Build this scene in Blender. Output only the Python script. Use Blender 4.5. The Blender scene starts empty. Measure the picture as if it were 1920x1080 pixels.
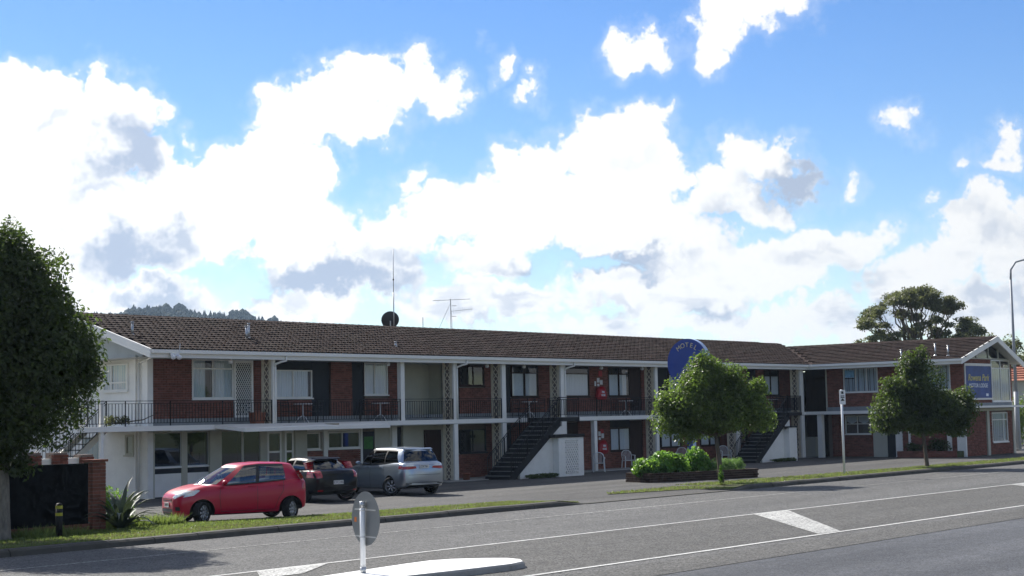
import bpy, bmesh, math, random
import numpy as np
from mathutils import Vector, Matrix
from mathutils.bvhtree import BVHTree

R = math.radians
random.seed(7)
rng = np.random.default_rng(11)
scene = bpy.context.scene
COL = scene.collection

# ------------------------------------------------------------------ camera
CAM_Z = 2.62
YAW, PITCH, ROLL = 0.870748, 0.082036, -0.020901
cy, sy = math.cos(YAW), math.sin(YAW)
fwd = Vector((sy, cy, 0)); rgt = Vector((cy, -sy, 0)); upv = Vector((0, 0, 1))
cp, sp = math.cos(PITCH), math.sin(PITCH)
fwd, upv = fwd * cp + upv * sp, upv * cp - fwd * sp
cr, sr = math.cos(ROLL), math.sin(ROLL)
rgt, upv = rgt * cr + upv * sr, upv * cr - rgt * sr
cam_data = bpy.data.cameras.new('camera')
cam_data.sensor_width = 36.0
cam_data.lens = 36.0 * 2941.46 / 1920.0
cam_data.clip_end = 20000.0
cam = bpy.data.objects.new('camera', cam_data)
COL.objects.link(cam)
m = Matrix.Identity(4)
for i in range(3):
    m[i][0], m[i][1], m[i][2] = rgt[i], upv[i], -fwd[i]
m[2][3] = CAM_Z
cam.matrix_world = m
scene.camera = cam

# ------------------------------------------------------------------ exposure
scene.view_settings.view_transform = 'Standard'
scene.view_settings.look = 'None'
scene.view_settings.gamma = 1.0
scene.view_settings.exposure = 0.80
scene.view_settings.use_curve_mapping = False
scene.cycles.max_bounces = 6
scene.cycles.transparent_max_bounces = 12
scene.cycles.use_denoising = True
scene.cycles.use_adaptive_sampling = True
scene.cycles.adaptive_threshold = 0.015
scene.cycles.adaptive_min_samples = 8

# ------------------------------------------------------------------ sun
SUN_AZ, SUN_EL = R(12), R(40)
sdir = Vector((math.sin(SUN_AZ) * math.cos(SUN_EL), math.cos(SUN_AZ) * math.cos(SUN_EL), math.sin(SUN_EL)))
sl = bpy.data.lights.new('sun', 'SUN')
sl.energy = 5.0
sl.angle = R(0.53)
sl.color = (1.0, 0.955, 0.885)
so = bpy.data.objects.new('sun', sl)
so.rotation_euler = sdir.to_track_quat('Z', 'Y').to_euler()
COL.objects.link(so)

# ------------------------------------------------------------------ sky with cumulus
# cloud heaps as (azimuth, elevation, half width, half height) in radians on the sky dome
BLOBS = [(0.5412, 0.1902, 0.0374, 0.034), (0.5597, 0.2037, 0.0255, 0.0238), (0.5834, 0.1983, 0.0239, 0.0205), (0.6154, 0.1993, 0.0211, 0.0204), (0.6332, 0.1916, 0.0188, 0.0205), (0.5978, 0.1728, 0.0476, 0.0323), (0.6397, 0.1672, 0.0187, 0.0187), (0.6494, 0.1558, 0.0205, 0.0154), (0.5726, 0.13, 0.0816, 0.051), (0.6267, 0.1242, 0.0646, 0.0374), (0.5171, 0.1448, 0.068, 0.068), (0.6823, 0.1445, 0.0442, 0.0238), (0.709, 0.1647, 0.0289, 0.0238), (0.7311, 0.1898, 0.0255, 0.0221), (0.7532, 0.1982, 0.0238, 0.0255), (0.7745, 0.2149, 0.0245, 0.0245), (0.796, 0.2098, 0.0255, 0.0204), (0.8168, 0.2197, 0.0188, 0.0212), (0.832, 0.2062, 0.0205, 0.0137), (0.7358, 0.1547, 0.0255, 0.0255), (0.7494, 0.1614, 0.0171, 0.0205), (0.7803, 0.1882, 0.029, 0.0188), (0.7088, 0.1279, 0.0646, 0.0306), (0.7456, 0.1211, 0.0239, 0.0205), (0.8071, 0.1486, 0.0144, 0.0103), (0.7964, 0.1206, 0.0323, 0.0187), (0.829, 0.1304, 0.029, 0.0198), (0.7622, 0.0973, 0.0578, 0.0306), (0.8723, 0.1533, 0.0211, 0.0197), (0.8861, 0.1598, 0.0188, 0.0188), (0.9051, 0.1644, 0.0188, 0.0222), (0.9243, 0.1756, 0.0221, 0.0197), (0.9482, 0.1749, 0.0273, 0.0205), (0.9673, 0.1869, 0.013, 0.0083), (0.9605, 0.1852, 0.0154, 0.0103), (0.9476, 0.1513, 0.0374, 0.0306), (0.9765, 0.152, 0.0137, 0.0123), (0.8854, 0.1293, 0.0578, 0.0306), (0.9467, 0.1209, 0.0578, 0.0272), (1.0191, 0.162, 0.0197, 0.019), (1.0356, 0.1546, 0.0239, 0.0188), (1.0535, 0.1421, 0.0188, 0.0137), (1.0014, 0.1359, 0.0306, 0.0204), (1.0297, 0.1281, 0.0205, 0.0157), (0.9917, 0.1497, 0.0171, 0.0205), (0.9801, 0.1029, 0.0408, 0.0204), (1.0635, 0.0999, 0.0374, 0.0211), (1.0866, 0.1039, 0.0307, 0.0171), (1.0333, 0.0877, 0.051, 0.0238), (0.9693, 0.0796, 0.0783, 0.0205), (1.1706, 0.1226, 0.0178, 0.0222), (1.1605, 0.1053, 0.0238, 0.0204), (1.144, 0.0898, 0.0306, 0.0187), (1.1818, 0.0944, 0.0272, 0.0238), (1.1179, 0.0745, 0.0375, 0.0205), (1.2009, 0.1063, 0.0306, 0.0272), (0.9583, 0.2286, 0.0259, 0.0157), (0.9465, 0.235, 0.0171, 0.013), (1.0028, 0.2309, 0.0157, 0.0178), (1.0117, 0.2453, 0.0205, 0.0171), (1.0356, 0.2504, 0.0239, 0.0164), (1.0593, 0.2538, 0.0205, 0.0123), (0.8872, 0.2085, 0.0096, 0.0117), (1.1237, 0.1777, 0.0137, 0.0096), (1.0861, 0.1418, 0.0083, 0.0072), (1.1563, 0.1541, 0.0103, 0.0076), (1.1801, 0.1586, 0.0151, 0.0103), (1.1382, 0.1258, 0.0076, 0.0059), (0.8669, 0.224, 0.0086, 0.0103), (0.617, 0.0781, 0.0954, 0.0171), (0.735, 0.0706, 0.0751, 0.0147), (0.8502, 0.0756, 0.0867, 0.0171), (1.0521, 0.0569, 0.1156, 0.0135), (0.9686, 0.0559, 0.1186, 0.0123), (1.1647, 0.0595, 0.068, 0.0204), (0.8507, 0.1028, 0.0408, 0.0204), (0.6676, 0.1802, 0.0083, 0.0055), (0.6758, 0.1697, 0.0096, 0.0055)]
# grey undersides, the last number is how deep the grey is
SHADES = [(0.6267, 0.1719, 0.0204, 0.0187, 0.9), (0.6122, 0.1585, 0.0204, 0.0136, 0.6), (0.5818, 0.1837, 0.0119, 0.0085, 0.4), (0.6283, 0.1045, 0.0306, 0.0153, 0.9), (0.5727, 0.1171, 0.0408, 0.0102, 0.25), (0.6591, 0.1178, 0.0153, 0.0136, 0.6), (0.7621, 0.0872, 0.051, 0.0119, 1.0), (0.7217, 0.0825, 0.0272, 0.0085, 0.7), (0.803, 0.1036, 0.0238, 0.0102, 0.5), (0.6074, 0.1437, 0.0204, 0.0102, 0.5), (0.9222, 0.0955, 0.068, 0.0082, 1.0), (0.9631, 0.1001, 0.0272, 0.0061, 0.7), (1.0485, 0.1423, 0.0255, 0.0119, 0.95), (1.0317, 0.138, 0.017, 0.0102, 0.5), (1.0076, 0.1189, 0.0136, 0.0136, 0.4), (0.9547, 0.1612, 0.0136, 0.0085, 0.2), (1.0534, 0.0936, 0.0238, 0.0085, 0.35), (1.0734, 0.0995, 0.0204, 0.0051, 0.3), (1.167, 0.1115, 0.017, 0.0136, 0.4), (1.0026, 0.0668, 0.0238, 0.0075, 0.6), (1.1013, 0.0619, 0.0204, 0.0085, 0.6), (1.1302, 0.0641, 0.017, 0.0085, 0.5), (0.8431, 0.0622, 0.0272, 0.0061, 0.5), (0.6428, 0.078, 0.0306, 0.0085, 0.7), (0.6984, 0.0677, 0.0238, 0.0054, 0.5), (1.1743, 0.0656, 0.0204, 0.0102, 0.5), (0.7839, 0.1982, 0.0136, 0.0051, 0.12), (0.9352, 0.0703, 0.0204, 0.0051, 0.4), (0.8706, 0.0752, 0.0238, 0.0048, 0.4)]
SKY_STRENGTH = 0.078
CLOUD_BASE, CLOUD_GLOW = 0.29, 0.48

def build_world():
    w = bpy.data.worlds.new('World'); scene.world = w; w.use_nodes = True
    nt = w.node_tree; N = nt.nodes; L = nt.links
    for n in list(N): N.remove(n)
    def node(t, **k):
        n = N.new(t)
        for a, b in k.items(): setattr(n, a, b)
        return n
    def put(sock, v):
        if hasattr(v, 'type') and hasattr(v, 'is_output'): L.new(v, sock)
        else: sock.default_value = v
    def math_(op, a, b=None, c=None, clamp=False):
        n = node('ShaderNodeMath', operation=op, use_clamp=clamp); put(n.inputs[0], a)
        if b is not None: put(n.inputs[1], b)
        if c is not None: put(n.inputs[2], c)
        return n.outputs[0]
    def vec(op, a, b=None, c=None):
        n = node('ShaderNodeVectorMath', operation=op); put(n.inputs[0], a)
        if b is not None: put(n.inputs[1], b)
        if c is not None: put(n.inputs[2], c)
        return n.outputs['Value'] if op in ('LENGTH', 'DOT_PRODUCT') else n.outputs[0]
    def noise(v, scale, detail=5, rough=.55, lac=2.0):
        n = node('ShaderNodeTexNoise'); put(n.inputs['Vector'], v)
        n.inputs['Scale'].default_value = scale; n.inputs['Detail'].default_value = detail
        n.inputs['Roughness'].default_value = rough; n.inputs['Lacunarity'].default_value = lac
        return n
    def smooth(x, a, b):
        n = node('ShaderNodeMapRange', interpolation_type='SMOOTHSTEP'); put(n.inputs['Value'], x)
        n.inputs['From Min'].default_value = a; n.inputs['From Max'].default_value = b
        return n.outputs[0]
    def mixc(f, a, b):
        n = node('ShaderNodeMix', data_type='RGBA'); put(n.inputs[0], f); put(n.inputs[6], a); put(n.inputs[7], b)
        return n.outputs[2]
    d = node('ShaderNodeTexCoord').outputs['Generated']
    dn = vec('NORMALIZE', d)
    sep = node('ShaderNodeSeparateXYZ'); L.new(dn, sep.inputs[0])
    az = math_('ARCTAN2', sep.outputs[0], sep.outputs[1])
    el = math_('ARCSINE', sep.outputs[2])
    comb = node('ShaderNodeCombineXYZ'); L.new(az, comb.inputs[0]); L.new(el, comb.inputs[1])
    p = comb.outputs[0]
    # billowing distortion
    n1 = noise(dn, 26, 4, .55)
    off = vec('SUBTRACT', n1.outputs['Color'], (.5, .5, .5))
    flat = vec('MULTIPLY', off, (.055, .055, 0))
    n1b = noise(dn, 110, 3, .6)
    offb = vec('MULTIPLY', vec('SUBTRACT', n1b.outputs['Color'], (.5, .5, .5)), (.016, .016, 0))
    pd = vec('ADD', vec('ADD', p, flat), offb)
    D = None
    for (a, e, rx, ry) in BLOBS:
        q = vec('MULTIPLY_ADD', pd, (1 / rx, 1 / ry, 0), (-a / rx, -e / ry, 0))
        l = vec('LENGTH', q)
        # distance outside the heap in radians, about
        l = math_('MULTIPLY_ADD', l, min(rx, ry), -min(rx, ry))
        D = l if D is None else math_('MINIMUM', D, l)
    # the same kind of sky everywhere else
    qf = vec('LENGTH', vec('MULTIPLY_ADD', p, (1 / .42, 1 / .36, 0), (-.87 / .42, -.10 / .36, 0)))
    Wt = smooth(qf, .97, 1.25)
    g = noise(vec('MULTIPLY', dn, (1, 1, 1.9)), 3.1, 6, .56)
    gm = smooth(g.outputs['Fac'], .50, .535)
    gsh = smooth(noise(vec('ADD', dn, (0, 0, .02)), 9, 4, .6).outputs['Fac'], .46, .70)
    # clouds glow when the sun is behind them and are duller away from it
    sdn = vec('DOT_PRODUCT', dn, tuple(sdir))
    glow = math_('POWER', math_('MULTIPLY_ADD', sdn, .5, .5), 2.0)
    white = math_('MULTIPLY_ADD', glow, CLOUD_GLOW, CLOUD_BASE)
    nw = noise(dn, 60, 5, .62)
    De = math_('ADD', D, math_('MULTIPLY', math_('SUBTRACT', nw.outputs['Fac'], .49), .018))
    mask = math_('SUBTRACT', 1.0, smooth(De, -.0068, -.0006))
    thin = math_('MULTIPLY', math_('SUBTRACT', 1.0, smooth(De, -.006, .007)), .22)
    mask = math_('MAXIMUM', mask, thin)
    # undersides
    pd2 = vec('ADD', vec('ADD', p, vec('MULTIPLY', off, (.09, .06, 0))), vec('MULTIPLY', offb, (1.2, 1.2, 0)))
    Sd = None
    for (a, e, rx, ry, k) in SHADES:
        q = vec('MULTIPLY_ADD', pd2, (1 / rx, 1 / ry, 0), (-a / rx, -e / ry, 0))
        l = math_('SUBTRACT', 1.3, vec('LENGTH', q), clamp=True)
        l = math_('MULTIPLY', l, k * 1.25)
        Sd = l if Sd is None else math_('MAXIMUM', Sd, l)
    low = math_('MULTIPLY', smooth(noise(vec('MULTIPLY', dn, (1, 1, 2.2)), 22, 4, .55).outputs['Fac'], .50, .66),
                math_('SUBTRACT', 1.0, smooth(el, .06, .13)))
    Sd = math_('MAXIMUM', Sd, math_('MULTIPLY', low, .55))
    ns = noise(dn, 40, 4, .6)
    Sd = math_('ADD', Sd, math_('MULTIPLY', math_('SUBTRACT', ns.outputs['Fac'], .5), .5))
    Sd = smooth(Sd, .0, 1.0)
    cl = vec('SCALE', mixc(Sd, (1, 1, .99, 1), (.435, .515, .66, 1))); L.new(white, cl.node.inputs['Scale'])
    clg = vec('SCALE', mixc(gsh, (1, 1, .99, 1), (.435, .515, .66, 1))); L.new(white, clg.node.inputs['Scale'])
    # blue sky: the Nishita sky, hue and saturation shifted towards a clean blue
    sky = node('ShaderNodeTexSky', sky_type='NISHITA', sun_disc=False)
    sky.sun_elevation = SUN_EL; sky.sun_rotation = SUN_AZ
    sky.altitude = 20; sky.air_density = 1.0; sky.dust_density = .1; sky.ozone_density = 3.0
    blue = vec('SCALE', sky.outputs[0]); blue_n = blue.node; blue_n.inputs['Scale'].default_value = SKY_STRENGTH
    hs = node('ShaderNodeHueSaturation'); hs.inputs['Hue'].default_value = .512; hs.inputs['Saturation'].default_value = 1.28; L.new(blue, hs.inputs['Color'])
    b1 = node('ShaderNodeBackground'); L.new(mixc(mask, hs.outputs[0], cl), b1.inputs[0])
    b2 = node('ShaderNodeBackground'); L.new(mixc(gm, hs.outputs[0], clg), b2.inputs[0])
    bgn = node('ShaderNodeMixShader'); L.new(Wt, bgn.inputs[0]); L.new(b1.outputs[0], bgn.inputs[1]); L.new(b2.outputs[0], bgn.inputs[2])
    outn = node('ShaderNodeOutputWorld'); L.new(bgn.outputs[0], outn.inputs[0])
    w.cycles.sampling_method = 'MANUAL'; w.cycles.sample_map_resolution = 1024
build_world()

# ------------------------------------------------------------------ helpers
class MB:
    """collects faces for one mesh"""
    def __init__(s): s.v = []; s.f = []; s.m = []
    def add(s, vs, fs, m=0):
        b = len(s.v); s.v.extend([tuple(x) for x in vs])
        for f in fs: s.f.append(tuple(b + i for i in f)); s.m.append(m)
        return s
    def box(s, x0, x1, y0, y1, z0, z1, m=0):
        return s.add([(x0, y0, z0), (x1, y0, z0), (x1, y1, z0), (x0, y1, z0), (x0, y0, z1), (x1, y0, z1), (x1, y1, z1), (x0, y1, z1)],
                     [(0, 3, 2, 1), (4, 5, 6, 7), (0, 1, 5, 4), (1, 2, 6, 5), (2, 3, 7, 6), (3, 0, 4, 7)], m)
    def quad(s, a, b, c, d, m=0): return s.add([a, b, c, d], [(0, 1, 2, 3)], m)
    def tube(s, pts, r, n=6, m=0, cap=True):
        pts = [Vector(p) for p in pts]
        rs = r if isinstance(r, (list, tuple)) else [r] * len(pts)
        rings = []; prev = None
        for i, p in enumerate(pts):
            t = (pts[min(i + 1, len(pts) - 1)] - pts[max(i - 1, 0)])
            if t.length < 1e-9: t = Vector((0, 0, 1))
            t.normalize()
            if prev is None:
                a = Vector((0, 0, 1)) if abs(t.z) < .9 else Vector((1, 0, 0))
                u = t.cross(a).normalized()
            else:
                u = (prev - t * prev.dot(t))
                u = u.normalized() if u.length > 1e-6 else t.orthogonal().normalized()
            prev = u; w = t.cross(u)
            rings.append([p + (u * math.cos(2 * math.pi * k / n) + w * math.sin(2 * math.pi * k / n)) * rs[i] for k in range(n)])
        vs = [q for rg in rings for q in rg]; fs = []
        for i in range(len(rings) - 1):
            for k in range(n):
                a = i * n + k; b = i * n + (k + 1) % n
                fs.append((a, b, b + n, a + n))
        if cap:
            fs.append(tuple(range(n - 1, -1, -1))); e = (len(rings) - 1) * n
            fs.append(tuple(e + k for k in range(n)))
        return s.add(vs, fs, m)
    def bar(s, a, b, w, h, m=0):
        """a straight bar with a rectangular section, w across, h the other way"""
        a, b = Vector(a), Vector(b); t = (b - a).normalized()
        up = Vector((0, 0, 1)) if abs(t.z) < .95 else Vector((1, 0, 0))
        u = t.cross(up).normalized() * (w / 2); k = u.cross(t).normalized() * (h / 2)
        vs = [a - u - k, a + u - k, a + u + k, a - u + k, b - u - k, b + u - k, b + u + k, b - u + k]
        return s.add(vs, [(0, 3, 2, 1), (4, 5, 6, 7), (0, 1, 5, 4), (1, 2, 6, 5), (2, 3, 7, 6), (3, 0, 4, 7)], m)
    def prism(s, poly, z0, z1, m=0):
        n = len(poly); vs = [(p[0], p[1], z0) for p in poly] + [(p[0], p[1], z1) for p in poly]
        fs = [tuple(range(n - 1, -1, -1)), tuple(range(n, 2 * n))] + [(i, (i + 1) % n, n + (i + 1) % n, n + i) for i in range(n)]
        return s.add(vs, fs, m)
    def lathe(s, prof, n=20, c=(0, 0, 0), m=0):
        """profile of (radius, z) about the z axis"""
        vs = []; fs = []
        for (r, z) in prof:
            for k in range(n):
                a = 2 * math.pi * k / n; vs.append((c[0] + r * math.cos(a), c[1] + r * math.sin(a), c[2] + z))
        for i in range(len(prof) - 1):
            for k in range(n):
                a = i * n + k; b = i * n + (k + 1) % n; fs.append((a, b, b + n, a + n))
        return s.add(vs, fs, m)
    def mesh(s, name, mats, smooth=False):
        me = bpy.data.meshes.new(name); me.from_pydata(s.v, [], s.f)
        for mt in (mats if isinstance(mats, (list, tuple)) else [mats]): me.materials.append(mt)
        me.polygons.foreach_set('material_index', s.m)
        if smooth: me.polygons.foreach_set('use_smooth', [True] * len(s.f))
        me.update(); return me
    def build(s, name, mats, parent=None, smooth=False, loc=None, rz=0):
        return link(name, s.mesh(name, mats, smooth), parent, loc, rz)

def link(name, data, parent=None, loc=None, rz=0):
    o = bpy.data.objects.new(name, data); COL.objects.link(o)
    if loc is not None: o.location = loc
    if rz: o.rotation_euler = (0, 0, rz)
    if parent is not None: o.parent = parent
    return o
def tag(o, label=None, cat=None, group=None, kind=None):
    if label: o['label'] = label
    if cat: o['category'] = cat
    if group: o['group'] = group
    if kind: o['kind'] = kind
    return o
def thing(name, label, cat, loc=(0, 0, 0), rz=0, group=None):
    return tag(link(name, None, None, loc, rz), label, cat, group)
def struct(name, mb, mats, smooth=False): return tag(mb.build(name, mats, None, smooth), kind='structure')
def copy_tree(o, parent=None):
    c = o.copy(); COL.objects.link(c); c.parent = parent
    for ch in o.children: copy_tree(ch, c)
    return c
def faces_mesh(name, verts, faces_n, mats, smooth=False):
    """fast mesh from an (n, k, 3) array of separate k-gons"""
    n, k = verts.shape[0], verts.shape[1]
    me = bpy.data.meshes.new(name)
    me.vertices.add(n * k); me.vertices.foreach_set('co', verts.reshape(-1).astype(np.float32))
    me.loops.add(n * k); me.loops.foreach_set('vertex_index', np.arange(n * k, dtype=np.int32))
    me.polygons.add(n); me.polygons.foreach_set('loop_start', np.arange(0, n * k, k, dtype=np.int32))
    for mt in mats: me.materials.append(mt)
    me.update(calc_edges=True); me.validate()
    if smooth: me.polygons.foreach_set('use_smooth', [True] * n)
    return me

def text_mesh(curve, name):
    tmp = bpy.data.objects.new('tmp_text', curve); COL.objects.link(tmp); bpy.context.view_layer.update()
    me = bpy.data.meshes.new_from_object(tmp.evaluated_get(bpy.context.evaluated_depsgraph_get())); me.name = name
    bpy.data.objects.remove(tmp); bpy.data.curves.remove(curve); return me

# ------------------------------------------------------------------ materials
def new_mat(name):
    mt = bpy.data.materials.new(name); mt.use_nodes = True
    nt = mt.node_tree; return mt, nt, nt.nodes['Principled BSDF']
def mat(name, col, rough=.6, var=.12, scale=6.0, metal=0.0, spec=.5, bump=0.0, bscale=None, dirt=0.0, dirtcol=(.05, .045, .035), stretch=None, coat=0.0, island=0.0):
    mt, nt, b = new_mat(name); L = nt.links
    b.inputs['Roughness'].default_value = rough; b.inputs['Metallic'].default_value = metal
    b.inputs['Specular IOR Level'].default_value = spec
    if coat: b.inputs['Coat Weight'].default_value = coat; b.inputs['Coat Roughness'].default_value = .03
    tc = nt.nodes.new('ShaderNodeNewGeometry')
    vec = tc.outputs['Position']
    if stretch:
        mp = nt.nodes.new('ShaderNodeVectorMath'); mp.operation = 'MULTIPLY'; L.new(vec, mp.inputs[0]); mp.inputs[1].default_value = stretch; vec = mp.outputs[0]
    nz = nt.nodes.new('ShaderNodeTexNoise'); nz.inputs['Scale'].default_value = scale; nz.inputs['Detail'].default_value = 5; nz.inputs['Roughness'].default_value = .6
    L.new(vec, nz.inputs['Vector'])
    cr_ = nt.nodes.new('ShaderNodeValToRGB'); L.new(nz.outputs['Fac'], cr_.inputs[0])
    cr_.color_ramp.elements[0].position = .25; cr_.color_ramp.elements[1].position = .75
    cr_.color_ramp.elements[0].color = tuple(max(0, c * (1 - var)) for c in col) + (1,)
    cr_.color_ramp.elements[1].color = tuple(min(1, c * (1 + var)) for c in col) + (1,)
    out = cr_.outputs[0]
    if island:
        mr = nt.nodes.new('ShaderNodeMapRange'); L.new(tc.outputs['Random Per Island'], mr.inputs[0])
        mr.inputs[3].default_value = 1 - island; mr.inputs[4].default_value = 1 + island
        oi = nt.nodes.new('ShaderNodeObjectInfo'); mr2 = nt.nodes.new('ShaderNodeMapRange'); L.new(oi.outputs['Random'], mr2.inputs[0])
        mr2.inputs[3].default_value = 1 - island; mr2.inputs[4].default_value = 1 + island
        mm = nt.nodes.new('ShaderNodeMath'); mm.operation = 'MULTIPLY'; L.new(mr.outputs[0], mm.inputs[0]); L.new(mr2.outputs[0], mm.inputs[1])
        sc_ = nt.nodes.new('ShaderNodeVectorMath'); sc_.operation = 'SCALE'; L.new(out, sc_.inputs[0]); L.new(mm.outputs[0], sc_.inputs['Scale']); out = sc_.outputs[0]
    if dirt:
        nd = nt.nodes.new('ShaderNodeTexNoise'); nd.inputs['Scale'].default_value = scale * .37; nd.inputs['Detail'].default_value = 7; nd.inputs['Roughness'].default_value = .68
        L.new(vec, nd.inputs['Vector'])
        mr = nt.nodes.new('ShaderNodeMapRange'); L.new(nd.outputs['Fac'], mr.inputs[0]); mr.inputs[1].default_value = .48; mr.inputs[2].default_value = .74; mr.inputs[4].default_value = dirt
        mx = nt.nodes.new('ShaderNodeMix'); mx.data_type = 'RGBA'; L.new(mr.outputs[0], mx.inputs[0]); L.new(out, mx.inputs[6]); mx.inputs[7].default_value = dirtcol + (1,); out = mx.outputs[2]
    L.new(out, b.inputs['Base Color'])
    if bump:
        nb = nt.nodes.new('ShaderNodeTexNoise'); nb.inputs['Scale'].default_value = bscale or scale * 6; nb.inputs['Detail'].default_value = 3
        L.new(tc.outputs['Position'], nb.inputs['Vector'])
        bp = nt.nodes.new('ShaderNodeBump'); bp.inputs['Strength'].default_value = bump; bp.inputs['Distance'].default_value = .02
        L.new(nb.outputs['Fac'], bp.inputs['Height']); L.new(bp.outputs[0], b.inputs['Normal'])
    return mt
def glass_mat(name, tint=(.55, .6, .6), rough=.02, base=.06):
    mt = bpy.data.materials.new(name); mt.use_nodes = True; nt = mt.node_tree; L = nt.links
    for n in list(nt.nodes): nt.nodes.remove(n)
    o = nt.nodes.new('ShaderNodeOutputMaterial'); t = nt.nodes.new('ShaderNodeBsdfTransparent'); t.inputs[0].default_value = tint + (1,)
    g = nt.nodes.new('ShaderNodeBsdfGlossy'); g.inputs['Roughness'].default_value = rough; g.inputs[0].default_value = (.95, .97, 1, 1)
    f = nt.nodes.new('ShaderNodeFresnel'); f.inputs[0].default_value = 1.5
    a = nt.nodes.new('ShaderNodeMath'); a.operation = 'ADD'; a.use_clamp = True; L.new(f.outputs[0], a.inputs[0]); a.inputs[1].default_value = base
    mx = nt.nodes.new('ShaderNodeMixShader'); L.new(a.outputs[0], mx.inputs[0]); L.new(t.outputs[0], mx.inputs[1]); L.new(g.outputs[0], mx.inputs[2]); L.new(mx.outputs[0], o.inputs[0])
    return mt
def leaf_mat(name, c1, c2, trans=(.25, .36, .06), tw=.35, gloss=.35, hue=.25):
    mt = bpy.data.materials.new(name); mt.use_nodes = True; nt = mt.node_tree; L = nt.links
    b = nt.nodes['Principled BSDF']; o = nt.nodes['Material Output']
    b.inputs['Roughness'].default_value = gloss; b.inputs['Specular IOR Level'].default_value = .28
    g = nt.nodes.new('ShaderNodeNewGeometry')
    cr_ = nt.nodes.new('ShaderNodeValToRGB'); L.new(g.outputs['Random Per Island'], cr_.inputs[0])
    cr_.color_ramp.elements[0].color = c1 + (1,); cr_.color_ramp.elements[1].color = c2 + (1,)
    nz = nt.nodes.new('ShaderNodeTexNoise'); nz.inputs['Scale'].default_value = 1.3; nz.inputs['Detail'].default_value = 3; L.new(g.outputs['Position'], nz.inputs['Vector'])
    mr = nt.nodes.new('ShaderNodeMapRange'); L.new(nz.outputs['Fac'], mr.inputs[0]); mr.inputs[1].default_value = .35; mr.inputs[2].default_value = .65; mr.inputs[3].default_value = 1 - hue * 1.6; mr.inputs[4].default_value = 1 + hue * 1.6
    scn = nt.nodes.new('ShaderNodeVectorMath'); scn.operation = 'SCALE'; L.new(cr_.outputs[0], scn.inputs[0]); L.new(mr.outputs[0], scn.inputs['Scale'])
    L.new(scn.outputs[0], b.inputs['Base Color'])
    t = nt.nodes.new('ShaderNodeBsdfTranslucent'); t.inputs[0].default_value = trans + (1,)
    mx = nt.nodes.new('ShaderNodeMixShader'); mx.inputs[0].default_value = tw
    L.new(b.outputs[0], mx.inputs[1]); L.new(t.outputs[0], mx.inputs[2]); L.new(mx.outputs[0], o.inputs[0])
    return mt

M = {}
M['brick'] = mat('red brick', (.185, .076, .056), .85, .25, 9, bump=.3, island=.22, spec=.12)
M['darkbrick'] = mat('dark mossy brick', (.060, .038, .030), .9, .3, 9, bump=.3, island=.22, spec=.1, dirt=.4, dirtcol=(.03, .035, .02))
M['mortar'] = mat('mortar', (.21, .17, .145), .9, .15, 12, spec=.2)
M['tile'] = mat('brown concrete roof tile', (.040, .029, .026), .85, .3, 1.3, island=.14, dirt=.35, dirtcol=(.05, .048, .036), spec=.03)
M['white'] = mat('white paint', (.81, .79, .74), .5, .05, 3, dirt=.22, dirtcol=(.42, .40, .35), spec=.4)
M['fascia'] = mat('fascia paint', (.81, .79, .74), .45, .04, 2, dirt=.25, dirtcol=(.47, .46, .42), stretch=(.35, .35, 1.4), spec=.4)
M['cream'] = mat('cream paint', (.50, .485, .40), .6, .06, 2.2, dirt=.25, dirtcol=(.30, .28, .21), spec=.35)
M['fin'] = mat('weathered cream screen', (.70, .62, .48), .75, .14, 9, dirt=.4, dirtcol=(.30, .27, .20), spec=.3)
M['plinth'] = mat('grey concrete', (.26, .275, .28), .8, .12, 4, dirt=.3, spec=.3)
M['soffit'] = mat('soffit board', (.42, .42, .38), .7, .06, 3, spec=.3)
M['dark'] = mat('dark grey door paint and screen shade', (.030, .033, .038), .6, .1, 3, spec=.15)
M['brown'] = mat('brown stained timber and recess shade', (.05, .028, .022), .7, .2, 6, stretch=(1, 1, .15), spec=.12)
M['black'] = mat('black painted steel', (.012, .012, .014), .55, .1, 8, spec=.2)
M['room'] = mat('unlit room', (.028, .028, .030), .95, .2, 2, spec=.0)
M['alu'] = mat('aluminium frame', (.55, .56, .57), .35, .05, 6, metal=.4)
M['galv'] = mat('galvanised steel', (.46, .47, .48), .38, .1, 10, metal=.75)
M['curtain'] = mat('net curtain', (.74, .77, .80), .9, .08, 5, stretch=(3, 3, .2), spec=.1)
M['curtain2'] = mat('blue grey curtain', (.60, .66, .68), .9, .10, 4, stretch=(3, 3, .2), spec=.1)
M['glass'] = glass_mat('window glass', (.90, .92, .93), .015, .02)
M['darkglass'] = glass_mat('shop glass', (.42, .46, .46), .015, .05)
M['concrete'] = mat('concrete', (.30, .295, .28), .85, .12, 4, bump=.2, dirt=.35, spec=.3)
M['kerb'] = mat('kerb concrete', (.075, .071, .063), .9, .2, 3, bump=.3, dirt=.5, dirtcol=(.03, .033, .02), spec=.25)
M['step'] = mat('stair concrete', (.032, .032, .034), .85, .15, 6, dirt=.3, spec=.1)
M['nosing'] = mat('worn step nosing', (.20, .20, .19), .8, .15, 8)
M['bark'] = mat('bark', (.115, .095, .075), .92, .35, 14, bump=.7, bscale=40, stretch=(1, 1, .3), spec=.15)
M['barkgrey'] = mat('pale bark', (.19, .17, .145), .92, .35, 16, bump=.7, bscale=40, stretch=(1, 1, .35), spec=.15)
M['rubber'] = mat('tyre rubber', (.012, .012, .012), .75, .15, 10, spec=.3)
M['alloy'] = mat('alloy wheel', (.50, .51, .52), .3, .05, 6, metal=.85)
M['plasticwhite'] = mat('white plastic', (.70, .70, .71), .4, .04, 4)
M['terracotta'] = mat('terracotta', (.22, .075, .04), .8, .15, 9)
M['redvinyl'] = mat('red vinyl cover', (.42, .012, .02), .42, .1, 7)
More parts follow.
